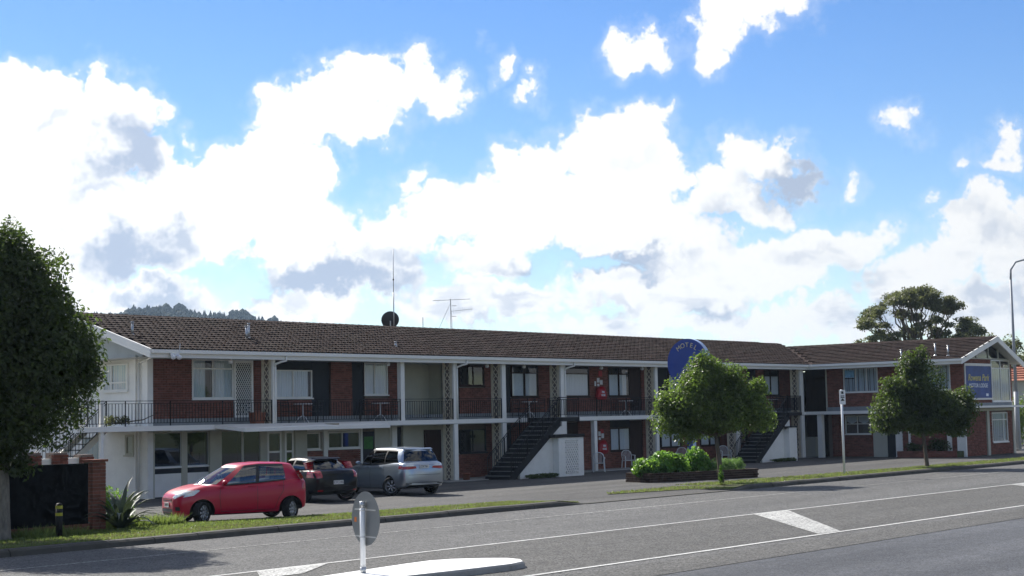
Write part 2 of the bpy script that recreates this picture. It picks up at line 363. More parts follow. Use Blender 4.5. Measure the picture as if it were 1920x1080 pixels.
M['timber'] = mat('weathered timber', (.26, .20, .13), .8, .2, 10, stretch=(.4, 1, 1))

# ------------------------------------------------------------------ ground materials
def ground_mat(name, base, specks, sscale, var=.14, stain=.35, bump=.35, rough=.86):
    mt, nt, b = new_mat(name); L = nt.links
    g = nt.nodes.new('ShaderNodeNewGeometry'); pos = g.outputs['Position']
    def nz(scale, det=4, r=.6, v=pos):
        n = nt.nodes.new('ShaderNodeTexNoise'); n.inputs['Scale'].default_value = scale; n.inputs['Detail'].default_value = det; n.inputs['Roughness'].default_value = r
        L.new(v, n.inputs['Vector']); return n.outputs['Fac']
    def mr(x, a, b_, c, d):
        n = nt.nodes.new('ShaderNodeMapRange'); L.new(x, n.inputs[0]); n.inputs[1].default_value = a; n.inputs[2].default_value = b_; n.inputs[3].default_value = c; n.inputs[4].default_value = d; return n.outputs[0]
    def mul(a, b_):
        n = nt.nodes.new('ShaderNodeMath'); n.operation = 'MULTIPLY'; L.new(a, n.inputs[0]); L.new(b_, n.inputs[1]); return n.outputs[0]
    st = nt.nodes.new('ShaderNodeVectorMath'); st.operation = 'MULTIPLY'; L.new(pos, st.inputs[0]); st.inputs[1].default_value = (.12, 1, 1)
    big = mr(nz(.55, 5, .6, st.outputs[0]), .3, .7, 1 - stain * .5, 1 + stain * .35)
    mid = mr(nz(2.2, 5, .65), .3, .7, 1 - var, 1 + var)
    vo = nt.nodes.new('ShaderNodeTexVoronoi'); vo.inputs['Scale'].default_value = sscale; L.new(pos, vo.inputs['Vector'])
    sp_ = nt.nodes.new('ShaderNodeSeparateColor'); L.new(vo.outputs['Color'], sp_.inputs[0])
    fine = mr(sp_.outputs[0], 0, 1, 1 - specks, 1 + specks)
    f = mul(mul(big, mid), fine)
    cn = nt.nodes.new('ShaderNodeVectorMath'); cn.operation = 'SCALE'; cn.inputs[0].default_value = base; L.new(f, cn.inputs['Scale'])
    L.new(cn.outputs[0], b.inputs['Base Color']); b.inputs['Roughness'].default_value = rough; b.inputs['Specular IOR Level'].default_value = .16
    bp = nt.nodes.new('ShaderNodeBump'); bp.inputs['Strength'].default_value = bump; bp.inputs['Distance'].default_value = .012
    L.new(sp_.outputs[1], bp.inputs['Height']); L.new(bp.outputs[0], b.inputs['Normal'])
    return mt
M['road'] = ground_mat('chip seal road', (.102, .101, .098), .65, 34)
M['roadmid'] = ground_mat('median chip seal', (.090, .088, .083), .65, 34)
M['lane'] = ground_mat('smooth traffic lane', (.084, .086, .091), .5, 38, stain=.7, rough=.7)
M['lot'] = ground_mat('car park asphalt', (.082, .080, .077), .5, 40, stain=.6)
M['paintline'] = ground_mat('road marking paint', (.48, .48, .46), .3, 40, stain=.3, bump=.25, rough=.7)
M['paintworn'] = ground_mat('worn road marking paint', (.34, .34, .325), .6, 28, stain=.5, bump=.4, rough=.8)
M['soil'] = ground_mat('grassy soil', (.085, .095, .042), .4, 40, stain=.6)
M['farground'] = ground_mat('distant ground', (.07, .085, .04), .2, 5)
M['path'] = ground_mat('grassy footpath', (.115, .125, .070), .35, 35, stain=.5)

# ------------------------------------------------------------------ ground, road, car park
mb = MB(); mb.quad((-3000, -3000, -.06), (4000, -3000, -.06), (4000, 4000, -.06), (-3000, 4000, -.06)); struct('ground', mb, M['farground'])
mb = MB(); mb.quad((-60, 14.9, 0), (320, 14.9, 0), (320, 28.62, 0), (-60, 28.62, 0)); struct('road', mb, M['road'])
mb = MB(); mb.quad((-60, -14, -.004), (320, -14, -.004), (320, 14.9, -.004), (-60, 14.9, -.004)); struct('near_traffic_lane', mb, M['lane'])
mb = MB(); mb.quad((-60, 16.72, .004), (320, 16.72, .004), (320, 21.5, .004), (-60, 21.5, .004)); struct('flush_median', mb, M['roadmid'])
mb = MB(); mb.quad((-60, 14.9, .003), (320, 14.9, .003), (320, 16.2, .003), (-60, 16.2, .003)); struct('lane_edge_strip', mb, M['roadmid'])
mb = MB(); mb.quad((-20, 28.9, .012), (140, 28.9, .012), (140, 60, .012), (-20, 60, .012)); struct('car_park', mb, M['lot'])

def line_strip(name, x0, x1, y, w, mt, z=.010, gap=0):
    mb = MB(); n = max(2, int((x1 - x0) / 2.0))
    xs = np.linspace(x0, x1, n)
    up_ = [y + w / 2 + random.uniform(-.008, .008) for _ in xs]; lo = [y - w / 2 + random.uniform(-.008, .008) for _ in xs]
    for i in range(n - 1):
        mb.quad((xs[i], lo[i], z), (xs[i + 1], lo[i + 1], z), (xs[i + 1], up_[i + 1], z), (xs[i], up_[i], z))
    return struct(name, mb, mt)
line_strip('road_marking_line', -30, 300, 21.53, .11, M['paintline'])
line_strip('road_marking_line', -30, 300, 16.70, .12, M['paintline'])
line_strip('road_marking_edge_line', -30, 300, 26.02, .07, M['paintworn'], z=.006)
for cx in (-12.6, 3.2, 19.2, 35.75, 52.1, 68.4, 84.8):        # diagonal bars across the median
    mb = MB()
    y1, y0 = 21.45, 16.78
    if cx == 19.2: y0 = 20.45
    dx = 5.45 * (y1 - y0) / 4.67
    n = 8
    for i in range(n):
        a, b_ = i / n, (i + 1) / n
        j = lambda: random.uniform(-.03, .03)
        mb.quad((cx - .85 - dx * b_ + .4 * b_ + j() * 0, y1 + (y0 - y1) * b_, .013), (cx + .85 - dx * b_ - .35 * b_, y1 + (y0 - y1) * b_, .013),
                (cx + .85 - dx * a - .35 * a, y1 + (y0 - y1) * a, .013), (cx - .85 - dx * a + .4 * a, y1 + (y0 - y1) * a, .013))
    struct('road_marking_bar', mb, M['paintworn'])

# kerb and verge ------------------------------------------------------------
def kerb(x0, x1, name='kerb'):
    mb = MB(); xs = list(np.arange(x0, x1, 1.2)) + [x1]
    prof = [(28.62, -.02), (28.66, .10), (28.72, .142), (28.92, .15), (28.92, -.02)]
    for i in range(len(xs) - 1):
        a, b_ = xs[i] + .006, xs[i + 1] - .006
        o_ = random.uniform(-.012, .012); h = random.uniform(-.006, .006)
        def k(x): # ramp down at the driveway ends
            return max(.08, min(1, (37.2 - x) / .9 if x1 < 40 else (x - 45.5) / .9))
        vs = [(a, y + o_, (z + h) * k(a)) for y, z in prof] + [(b_, y + o_, (z + h) * k(b_)) for y, z in prof]
        mb.add(vs, [(0, 1, 6, 5), (1, 2, 7, 6), (2, 3, 8, 7), (3, 4, 9, 8), (0, 4, 3, 2, 1), (5, 6, 7, 8, 9)])
    struct(name, mb, M['kerb'])
kerb(-24, 37.2); kerb(45.5, 160)
mb = MB(); mb.box(37.2, 45.5, 28.60, 28.92, -.02, .022); struct('kerb', mb, M['kerb'])

def verge(name, poly, z, mt):
    mb = MB(); mb.add([(x, y, z if len(p_) < 3 else p_[2]) for p_ in poly for x, y in [p_[:2]]], [tuple(range(len(poly)))]); return struct(name, mb, mt)
V1 = [(-24, 28.92, .14), (36.3, 28.92, .14), (37.4, 29.0, .03), (37.7, 30.2, .03), (33.5, 30.75, .09), (30.2, 31.15, .10), (27.4, 31.75, .10), (25.6, 32.4, .10), (24.7, 33.4, .09), (23.6, 34.6, .09), (-24, 34.6, .09)]
verge('grass_verge', V1, .1, M['soil'])
V2 = [(46.4, 28.92, .14), (160, 28.92, .14), (160, 31.4, .10), (62, 30.9, .10), (52, 31.3, .08), (47.2, 31.9, .04), (42.2, 31.6, .03), (41.6, 31.1, .03), (45.4, 30.4, .03), (45.7, 29.0, .03)]
verge('grass_verge', V2, .1, M['soil'])
mb = MB(); mb.add([(-24, 29.5, .146), (36.0, 29.5, .146), (36.4, 30.1, .11), (-24, 30.1, .142)], [(0, 1, 2, 3)]); struct('footpath', mb, M['path'])

def in_poly(px, py, poly):
    ins = np.zeros(len(px), bool); n = len(poly); j = n - 1
    for i in range(n):
        xi, yi = poly[i][:2]; xj, yj = poly[j][:2]
        c = ((yi > py) != (yj > py)) & (px < (xj - xi) * (py - yi) / (yj - yi + 1e-12) + xi)
        ins ^= c; j = i
    return ins
M['grass'] = leaf_mat('grass blades', (.060, .095, .024), (.165, .190, .060), (.28, .38, .08), .36, .5)
M['grassdry'] = leaf_mat('dry grass blades', (.11, .115, .05), (.20, .19, .095), (.24, .24, .09), .35, .6)
def blades(name, poly, n, hmin, hmax, mt, zf, thin=None, kind=True, label=None, wd=(.008, .02)):
    xs = [p_[0] for p_ in poly]; ys = [p_[1] for p_ in poly]
    px = rng.uniform(max(min(xs), 16), min(max(xs), 110), n * 3); py = rng.uniform(min(ys), max(ys), n * 3)
    ok = in_poly(px, py, poly)
    if thin is not None: ok &= rng.random(len(px)) < thin(px, py)
    px, py = px[ok][:n], py[ok][:n]; k = len(px)
    h = rng.uniform(hmin, hmax, k) * (0.6 + .8 * rng.random(k)); a = rng.uniform(0, 2 * np.pi, k); w_ = rng.uniform(wd[0], wd[1], k)
    lean = rng.normal(0, .45, (k, 2)) * h[:, None]
    z = zf(px, py)
    v = np.zeros((k, 3, 3))
    v[:, 0] = np.stack([px - np.cos(a) * w_, py - np.sin(a) * w_, z], 1)
    v[:, 1] = np.stack([px + np.cos(a) * w_, py + np.sin(a) * w_, z], 1)
    v[:, 2] = np.stack([px + lean[:, 0], py + lean[:, 1], z + h], 1)
    o = link(name, faces_mesh(name, v, 3, [mt]))
    tag(o, label, 'grass', None, 'stuff'); return o
def zv1(x, y): return np.where(x > 35.6, .03 + np.clip((37.3 - x) / 1.7, 0, 1) * .09, .142 - np.clip((y - 29) / 3.2, 0, 1) * .045)
blades('verge_grass', V1, 46000, .018, .05, M['grass'], zv1, lambda x, y: np.where((y > 29.45) & (y < 30.15), .35, 1.0) * np.where(x > 38, 0, 1), label='short green grass on the verge beside the red car')
blades('verge_dry_grass', V1, 22000, .015, .045, M['grassdry'], zv1, lambda x, y: np.where((y < 30.6), 1.0, .25), label='pale dry grass along the near edge of the verge')
def zv2(x, y): return np.where(x < 46.6, .032, .142 - np.clip((y - 29) / 2.5, 0, 1) * .05)
blades('verge_grass', V2, 26000, .02, .06, M['grass'], zv2, label='short grass on the verge under the two street trees', wd=(.012, .03))
blades('verge_dry_grass', V2, 14000, .02, .06, M['grassdry'], zv2, label='dry grass flecks on the verge under the street trees', wd=(.012, .03))
TUFT = [(23.3, 32.6), (25.2, 32.2), (25.3, 32.7), (24.5, 33.6), (23.4, 33.9)]
blades('tall_grass', TUFT, 5000, .10, .26, M['grass'], lambda x, y: x * 0 + .09, label='tall bright grass in front of the red car')
blades('tall_grass', [(20.2, 31.0), (21.6, 31.0), (21.6, 32.4), (20.2, 32.4)], 1500, .08, .24, M['grass'], lambda x, y: x * 0 + .1, label='long grass at the foot of the big left tree')

# traffic island -----------------------------------------------------------
isl = thing('traffic_island', 'long white painted concrete traffic island with a rounded nose', 'traffic island', (0, 0, 0))
low = [(12, 17.85), (17.8, 17.80), (19.6, 17.62), (20.7, 17.55), (21.2, 17.68), (21.5, 18.0), (21.58, 18.4), (21.33, 18.82), (20.95, 19.2), (20.5, 19.36), (19.9, 19.33), (17.4, 19.02), (12, 18.75)]
outl = [(-30, 17.9)] + low + [(-30, 18.65)]
def inset(pl, d):
    n = len(pl); res = []
    for i in range(n):
        a, b_, c_ = Vector(pl[i - 1]), Vector(pl[i]), Vector(pl[(i + 1) % n])
        t = ((b_ - a).normalized() + (c_ - b_).normalized()).normalized(); nrm = Vector((-t.y, t.x)); res.append(tuple(b_ + nrm * d))
    return res
M['islandwhite'] = mat('white island paint', (.74, .74, .72), .7, .05, 4, dirt=.22, dirtcol=(.36, .35, .32), bump=.25)
mb = MB(); ins_ = inset(outl, .05); n = len(outl)
mb.add([(x, y, .005) for x, y in outl] + [(x, y, .085) for x, y in inset(outl, .015)] + [(x, y, .115) for x, y in ins_],
       [(i, (i + 1) % n, n + (i + 1) % n, n + i) for i in range(n)] + [(n + i, n + (i + 1) % n, 2 * n + (i + 1) % n, 2 * n + i) for i in range(n)])
mb.build('kerb_edge', [M['concrete']], isl)
mb = MB(); mb.add([(x, y, .1155) for x, y in ins_], [tuple(range(n))]); mb.build('painted_top', [M['islandwhite']], isl)

# ------------------------------------------------------------------ the motel
motel = thing('motel_building', 'long two storey brick motel with brown tiled roof, balconies and a street facing gable', 'motel')
CAMV = Vector((0, 0, CAM_Z))
WY = 45.70            # main front wall
WX = 79.10            # wing side wall (faces the car park)
GY = 35.50            # wing gable wall (faces the street)
DECK = 2.57
BRICKS = []           # (distance, origin, along 'x' or 'y', length, height)
def bricks_y(x0, x1, z0, z1, y, depth=.055):
    """running bond on a wall that faces -Y; y is the brick face"""
    row = 0; z = z0
    while z < z1 - .03:
        h = min(.074, z1 - z - .006)
        x = x0 - (.12 if row % 2 else 0)
        while x < x1 - .02:
            a, b_ = max(x, x0), min(x + .228, x1)
            if b_ - a > .03: BRICKS.append((Vector((a, y, z)) - CAMV, a, b_, y + random.uniform(-.004, .004), y + depth, z, z + h, 'y'))
            x += .24
        z += .0855; row += 1
def bricks_x(y0, y1, z0, z1, x, depth=.055):
    row = 0; z = z0
    while z < z1 - .03:
        h = min(.074, z1 - z - .006)
        y = y0 - (.12 if row % 2 else 0)
        while y < y1 - .02:
            a, b_ = max(y, y0), min(y + .228, y1)
            if b_ - a > .03: BRICKS.append((Vector((x, a, z)) - CAMV, x + random.uniform(-.004, .004), x + depth, a, b_, z, z + h, 'x'))
            y += .24
        z += .0855; row += 1

# --- structural walls -------------------------------------------------------
mb = MB()
mb.box(34.15, 47.0, WY + .10, WY + .3, DECK - .05, 5.10)
mb.box(49.75, 79.3, WY + .10, WY + .3, DECK - .05, 5.10)
mb.box(39.62, 46.4, WY + .10, WY + .3, 0, DECK - .06); mb.box(50.3, 79.3, WY + .10, WY + .3, 0, DECK - .06)
wall = mb.build('brick_wall', [M['mortar']], motel)
mb = MB(); mb.box(46.4, 50.3, WY + .06, WY + .25, 0, DECK - .06); mb.box(47.0, 49.75, 46.75, 46.95, DECK, 5.10)
mb.box(46.9, 47.0, WY, 46.75, DECK, 5.1); mb.box(49.75, 49.85, WY, 46.75, DECK, 5.1)
mb.build('cream_wall', [M['cream']], motel)
# left end wall, white
mb = MB()
mb.box(34.15, 34.35, WY - .02, 54.2, 0, 5.15)
mb.add([(34.15, 44.5, 5.15), (34.15, 54.2, 5.15), (34.15, 49.14, 6.55), (34.35, 44.5, 5.15), (34.35, 54.2, 5.15), (34.35, 49.14, 6.55)], [(0, 2, 1), (3, 4, 5)])
mb.box(34.09, 34.33, WY - .06, WY + .24, 0, 4.95)
mb.box(34.06, 34.15, 46.30, 46.36, 0, 5.1); mb.box(34.08, 34.15, 47.0, 49.6, 2.45, 2.60)
mb.build('end_wall', [M['white']], motel)
mb = MB(); mb.tube([(34.07, 46.12, .1), (34.07, 46.12, 4.8)], .035, 8); mb.tube([(34.05, 46.12, 4.8), (34.0, 45.2, 5.0), (34.0, 44.1, 5.02)], .035, 8)
mb.tube([(34.6, 45.66, 0), (34.6, 45.66, .01)], .03, 6)
mb.build('downpipe', [M['white']], motel, True)
# back and right closing walls
mb = MB(); mb.box(34.35, 85.4, 54.0, 54.2, 0, 5.1); mb.box(85.3, 85.5, GY, 54.2, 0, 5.0); mb.build('rear_wall', [M['cream']], motel)
# wing walls
mb = MB(); mb.box(WX + .06, WX + .26, GY + .1, 43.65, 0, 5.1)
mb.box(WX + .01, 85.3, GY + .06, GY + .26, 0, 5.0)
mb.add([(79.0, GY + .1, 5.0), (85.5, GY + .1, 5.0), (85.5, GY + .1, 5.12), (82.4, GY + .1, 6.25), (79.0, GY + .1, 5.3)], [(0, 1, 2, 3, 4)])
mb.build('wing_wall', [M['mortar']], motel)
mb = MB(); mb.box(80.6, 80.8, 43.65, WY + .1, 0, 5.1); mb.box(WX + .06, 80.7, 43.60, 43.65, 0, 5.1); mb.build('recess_shade_backing', [M['brown']], motel)  # dark backing: the gloom of the open recess is put into its colour

# --- decks -------------------------------------------------------------------
mb = MB()
mb.box(30.3, 77.84, 44.30, WY + .1, DECK - .17, DECK)
mb.box(30.3, 34.1, WY + .1, 48.2, DECK - .17, DECK)
mb.box(77.84, WX + .06, 35.0, WY + .1, DECK - .17, DECK)
mb.box(77.84, 87.6, 34.75, GY + .02, DECK + .02, DECK + .13)
mb.build('balcony_deck', [M['fascia']], motel)
mb = MB(); mb.box(34.35, 79.2, WY - .055, WY + .1, DECK, 2.81); mb.box(WX - .055, WX + .06, GY - .05, 43.6, DECK, 2.80); mb.box(WX - .05, 85.3, GY - .05, GY + .06, DECK + .131, 2.86)
mb.build('plinth', [M['plinth']], motel)
# wedge shaped canopy over the entrance
mb = MB()
top = [(36.0, 44.29, 2.56), (36.31, 43.0, 2.42), (38.9, 43.25, 2.43), (44.62, 44.05, 2.425), (44.66, 44.29, 2.56)]
mb.add(top + [(x, y, z - .125) for x, y, z in top], [(0, 1, 2, 3, 4), (9, 8, 7, 6, 5), (0, 5, 6, 1), (1, 6, 7, 2), (2, 7, 8, 3), (3, 8, 9, 4), (4, 9, 5, 0)])
mb.build('entrance_canopy', [M['fascia']], motel)
for q in ((40.9, 41.5, 43.7, 43.95, 2.47, 2.52), (38.6, 39.0, 43.6, 43.8, 2.46, 2.49)): mb = MB(); mb.box(*q); mb.build('timber_scrap', [M['timber']], motel)
mb = MB(); mb.box(34.1, 79.2, 44.31, WY + .1, DECK - .20, DECK - .172); mb.build('deck_soffit', [M['soffit']], motel)

# --- roof ----------------------------------------------------------------------
E0 = (33.04, 44.06, 5.19); CN = (77.84, 44.06, 5.19); Wp = (82.4, 48.16, 6.42); Mp = (80.93, 49.14, 6.71); R0 = (33.04, 49.14, 6.71)
GE = (77.84, 34.95, 5.19); GA = (82.4, 34.95, 6.42); GR = (85.85, 34.95, 5.06); BR = (85.85, 54.3, 5.06); BL = (33.04, 54.3, 5.16)
mb = MB()
mb.add([E0, CN, Wp, Mp, R0], [(0, 1, 2, 3, 4)]); mb.add([CN, GE, GA, Wp], [(0, 1, 2, 3)]); mb.add([GA, GR, BR, Mp, Wp], [(0, 1, 2, 3, 4)]); mb.add([R0, Mp, BR, BL], [(0, 1, 2, 3)])
roof = mb.build('roof', [M['tile']], motel)
# ceiling under the eaves
mb = MB(); mb.quad((33.1, 44.10, 4.955), (79.3, 44.10, 4.955), (79.3, 54.2, 4.955), (33.1, 54.2, 4.955)); mb.quad((77.9, 35.0, 4.96), (79.3, 35.0, 4.96), (79.3, 46, 4.96), (77.9, 46, 4.96))
mb.add([(77.9, 34.98, 5.10), (82.4, 34.98, 6.30), (82.4, 35.7, 6.30), (77.9, 35.7, 5.10)], [(0, 1, 2, 3)]); mb.add([(82.4, 34.98, 6.30), (85.8, 34.98, 4.97), (85.8, 35.7, 4.97), (82.4, 35.7, 6.30)], [(0, 1, 2, 3)])
mb.build('eaves_soffit', [M['soffit']], motel)
mb = MB()
mb.box(33.04, 77.84, 44.02, 44.06, 4.91, 5.19); mb.box(33.02, 77.78, 43.90, 44.02, 5.06, 5.185)           # gutter in front of the board
mb.box(77.80, 77.84, 34.95, 44.02, 4.91, 5.19); mb.box(77.68, 77.80, 34.95, 43.98, 5.06, 5.185)
def rake(a, b_, y0, y1, drop, m=0):
    mb.add([(a[0], y0, a[2] + .03), (b_[0], y0, b_[2] + .03), (b_[0], y0, b_[2] - drop), (a[0], y0, a[2] - drop), (a[0], y1, a[2] + .03), (b_[0], y1, b_[2] + .03), (b_[0], y1, b_[2] - drop), (a[0], y1, a[2] - drop)],
           [(0, 3, 2, 1), (4, 5, 6, 7), (0, 1, 5, 4), (1, 2, 6, 5), (2, 3, 7, 6), (3, 0, 4, 7)], m)
rake((77.72, 0, 5.17), (82.4, 0, 6.43), 34.88, 34.95, .27); rake((82.4, 0, 6.43), (85.95, 0, 5.03), 34.879, 34.949, .27)
def rakex(a, b_, x0, x1, drop):
    mb.add([(x0, a[1], a[2] + .04), (x0, b_[1], b_[2] + .04), (x0, b_[1], b_[2] - drop), (x0, a[1], a[2] - drop), (x1, a[1], a[2] + .04), (x1, b_[1], b_[2] + .04), (x1, b_[1], b_[2] - drop), (x1, a[1], a[2] - drop)],
           [(0, 1, 2, 3), (7, 6, 5, 4), (0, 4, 5, 1), (1, 5, 6, 2), (2, 6, 7, 3), (3, 7, 4, 0)])
rakex((0, 44.0, 5.17), (0, 49.14, 6.71), 32.96, 33.04, .27); rakex((0, 49.14, 6.71), (0, 54.3, 5.16), 32.961, 33.041, .27)
mb.build('fascia', [M['fascia']], roof)
# ridge caps
mb = MB()
def ridge(a, b_):
    a, b_ = Vector(a), Vector(b_); t = (b_ - a); n = int(t.length / .38); d = t.normalized(); s_ = d.cross(Vector((0, 0, 1))).normalized()
    for i in range(n):
        p = a + t * (i / n); q = a + t * ((i + 1.04) / n)
        for sg in (-1, 1):
            mb.quad(p + Vector((0, 0, .075)), q + Vector((0, 0, .06)), q + s_ * .15 * sg + Vector((0, 0, -.01)), p + s_ * .15 * sg + Vector((0, 0, .005)))
ridge(R0, Mp); ridge(Mp, (82.4, 48.3, 6.43)); ridge((82.4, 48.3, 6.42), GA)
mb.build('ridge_cap', [M['tile']], roof)
# tiles: unit tile along x, rising in +y
def tile_mesh(roll):
    w, g = .325, .37; nx = 6
    prof = [roll * q for q in (0, .024, .032, .012, .004, .025, .032)]
    vs = []; fs = []
    for k, (yy, zz) in enumerate(((0, .048), (g * 1.06, .008))):
        for i in range(nx + 1): vs.append((w * i / nx, yy, zz + prof[i]))
    for i in range(nx + 1): vs.append((w * i / nx, .012, .0))
    for i in range(nx): fs.append((i, i + 1, nx + 2 + i, nx + 1 + i)); fs.append((2 * nx + 2 + i, 2 * nx + 3 + i, i + 1, i))
    return vs, fs
TV = []
for roll in (1.0, .10):
    tv, tf = tile_mesh(roll); tme = bpy.data.meshes.new('roof_tile'); tme.from_pydata(tv, [], tf); tme.materials.append(M['tile']); tme.update(); TV.append((np.array(tv), tme))
T = []
def tile_rows(origin, ux, uy, un, nrow, xr, kind):
    for r_ in range(nrow):
        s_ = r_ * .355
        lo, hi = xr(s_)
        x = lo + (.16 if r_ % 2 else 0)
        while x < hi - .1:
            p = Vector(origin) + ux * x + uy * s_
            T.append(((p - CAMV).length, Matrix((ux, uy, un)).transposed().to_4x4(), p, kind)); x += .325
kx, ky = Vector((1, 0, 0)), Vector((0, 49.14 - 44.06, 6.71 - 5.19)).normalized()
tile_rows((33.06, 44.0, 5.18), kx, ky, kx.cross(ky), 15, lambda s_: (0, 44.75 + s_ * .957 * 4.56 / 4.1), 0)
wx_, wy_ = Vector((0, -1, 0)), Vector((82.4 - 77.84, 0, 6.42 - 5.19)).normalized()
tile_rows((77.76, 44.0, 5.18), wx_, wy_, wx_.cross(wy_), 13, lambda s_: (.05 - s_ * .965 * 4.1 / 4.56 + .2, 9.0), 1)
T.sort(key=lambda t: t[0])
for d, mx, p, kd in T[:300]:
    o = link('roof_tile', TV[kd][1], roof); o.matrix_world = Matrix.Translation(p + Vector((random.uniform(-.004, .004), 0, random.uniform(-.004, .004)))) @ mx
bigv = []; bigf = []
for i, (d, mx, p, kd) in enumerate(T[300:]):
    a = np.array(mx.to_3x3()); bigv.append(TV[kd][0] @ a.T + np.array(p) + rng.normal(0, .003, 3)); bigf += [tuple(i * len(tv) + q for q in f) for f in tf]
me = bpy.data.meshes.new('roof_tiles'); me.from_pydata(np.concatenate(bigv).tolist(), [], bigf); me.materials.append(M['tile']); me.update()
tag(link('roof_tiles', me, roof), kind='stuff')
# vent pipes
def vent(x, y, z, h, r=.045):
    mb = MB(); mb.tube([(x, y, z - .05), (x, y, z + h)], r, 8); mb.tube([(x, y, z + h), (x, y, z + h + .05)], r * 1.35, 8); mb.lathe([(r * 2.4, -.0), (r * 1.2, .06)], 8, (x, y, z))
    mb.build('vent_pipe', [M['galv']], roof, True)
for a in ((33.78, 46.09, 5.80, .42), (38.84, 45.9, 5.74, .48), (39.08, 46.05, 5.79, .55), (46.36, 45.39, 5.59, .18), (78.33, 38.6, 5.34, .42), (78.58, 36.75, 5.41, .62), (78.46, 35.97, 5.37, .5)): vent(*a)

# --- windows and doors ------------------------------------------------------------
def curtain_mesh(x0, x1, z0, z1, y, amp=.018, wl=.11, ph=0):
    mb = MB(); n = max(4, int((x1 - x0) / .025))
    for i in range(n):
        a, b_ = x0 + (x1 - x0) * i / n, x0 + (x1 - x0) * (i + 1) / n
        f = lambda t: y + amp * math.sin(2 * math.pi * t / wl + ph) + amp * .6 * math.sin(2 * math.pi * t / (wl * 2.7) + ph * 2)
        mb.quad((a, f(a), z0), (b_, f(b_), z0), (b_, f(b_), z1), (a, f(a), z1))
    return mb
def window(w, h, loc, rz=0, mull=(.5,), transom=None, cur=((0, 1),), cmat='curtain', frame='alu', ft=.045, sill=True, glass='glass', back=True, fan_dark=False, depth=.07, curtop=None):
    """local frame: x along the wall, -y out of it, origin at the lower left corner; glass about 4 cm in"""
    mb = MB(); d0, d1 = -.02, .05
    mb.box(0, w, d0, d1, 0, ft); mb.box(0, w, d0, d1, h - ft, h); mb.box(0, ft, d0, d1, ft, h - ft); mb.box(w - ft, w, d0, d1, ft, h - ft)
    tz = transom if transom else None
    for f in mull: mb.box(w * f - ft * .4, w * f + ft * .4, d0 + .004, d1 - .004, ft, h - ft)
    if tz: mb.box(ft, w - ft, d0 + .002, d1 - .002, tz - ft * .5, tz + ft * .5)
    o = mb.build('window', [M[frame]], motel, False, loc, rz)
    xs = [ft] + [v for f in mull for v in (w * f - ft * .4, w * f + ft * .4)] + [w - ft]
    zs = [ft, h - ft] if not tz else [ft, tz - ft * .5, tz + ft * .5, h - ft]
    for i in range(0, len(xs), 2):
        for k in range(0, len(zs), 2):
            p = MB(); p.quad((xs[i], .012, zs[k]), (xs[i + 1], .012, zs[k]), (xs[i + 1], .012, zs[k + 1]), (xs[i], .012, zs[k + 1])); p.build('pane', [M[glass]], o)
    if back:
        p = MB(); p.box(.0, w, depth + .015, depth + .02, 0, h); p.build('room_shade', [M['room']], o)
    for k, (a, b_) in enumerate(cur):
        zt = (curtop if curtop else ((tz - .01) if (tz and fan_dark) else h - ft))
        c = curtain_mesh(ft + (w - 2 * ft) * a, ft + (w - 2 * ft) * b_, ft, zt, .052, .012, .10 + .03 * random.random(), random.random() * 6)
        c.build('curtain', [M[cmat]], o, True)
    if sill:
        p = MB(); p.box(-.03, w + .03, -.07, -.02, -.05, 0); p.build('sill', [M['dark'] if frame == 'dark' else M[frame]], o)
    return o
def panel(name, x0, x1, z0, z1, y, t, mt, loc=None, rz=0, parent=None):
    mb = MB(); mb.box(x0, x1, y, y + t, z0, z1); return mb.build(name, [M[mt]], parent or motel, False, loc, rz)
BF = WY - .015         # brick face
def upper_brick(x0, x1, z0=2.815, z1=4.95): bricks_y(x0, x1, z0, z1, BF)
# bay A, beside the corner
upper_brick(34.36, 36.08); upper_brick(36.08, 38.02, 2.815, 3.48); upper_brick(38.97, 39.9)
window(1.92, 1.45, (36.10, WY, 3.52), mull=(.5,), transom=1.10, cur=((0, .33), (.56, 1)), cmat='curtain2', frame='white', ft=.055)
dr = panel('door', 38.04, 38.95, 2.815, 4.95, WY + .02, .05, 'dark')
mb = MB()
for s_ in (38.04, 38.87): mb.box(s_, s_ + .08, WY - .05, WY + .015, 2.815, 4.95)
mb.box(38.12, 38.87, WY - .048, WY + .013, 2.815, 2.90); mb.box(38.12, 38.87, WY - .048, WY + .013, 4.84, 4.95)
k = -2.0
while k < .75:      # diamond security grille
    for sg in (1, -1):
        x0_, z0_ = k, 2.9; 
        pts = []
        for (xx, zz) in ((k, 2.90), (k + 1.94 * .62, 4.84)):
            pts.append((xx, zz))
        a, b_ = Vector((pts[0][0], 0, pts[0][1])), Vector((pts[1][0], 0, pts[1][1]))
        t0, t1 = 0.0, 1.0; dxx = b_.x - a.x
        t0 = max(t0, (0 - a.x) / dxx); t1 = min(t1, (.75 - a.x) / dxx)
        if t1 - t0 > .02:
            p, q = a.lerp(b_, t0), a.lerp(b_, t1)
            f = (lambda v: v) if sg == 1 else (lambda v: .75 - v)
            mb.bar((38.12 + f(p.x), WY - .03, p.z), (38.12 + f(q.x), WY - .03, q.z), .010, .022)
    k += .098
mb.build('security_grille', [M['white']], dr)
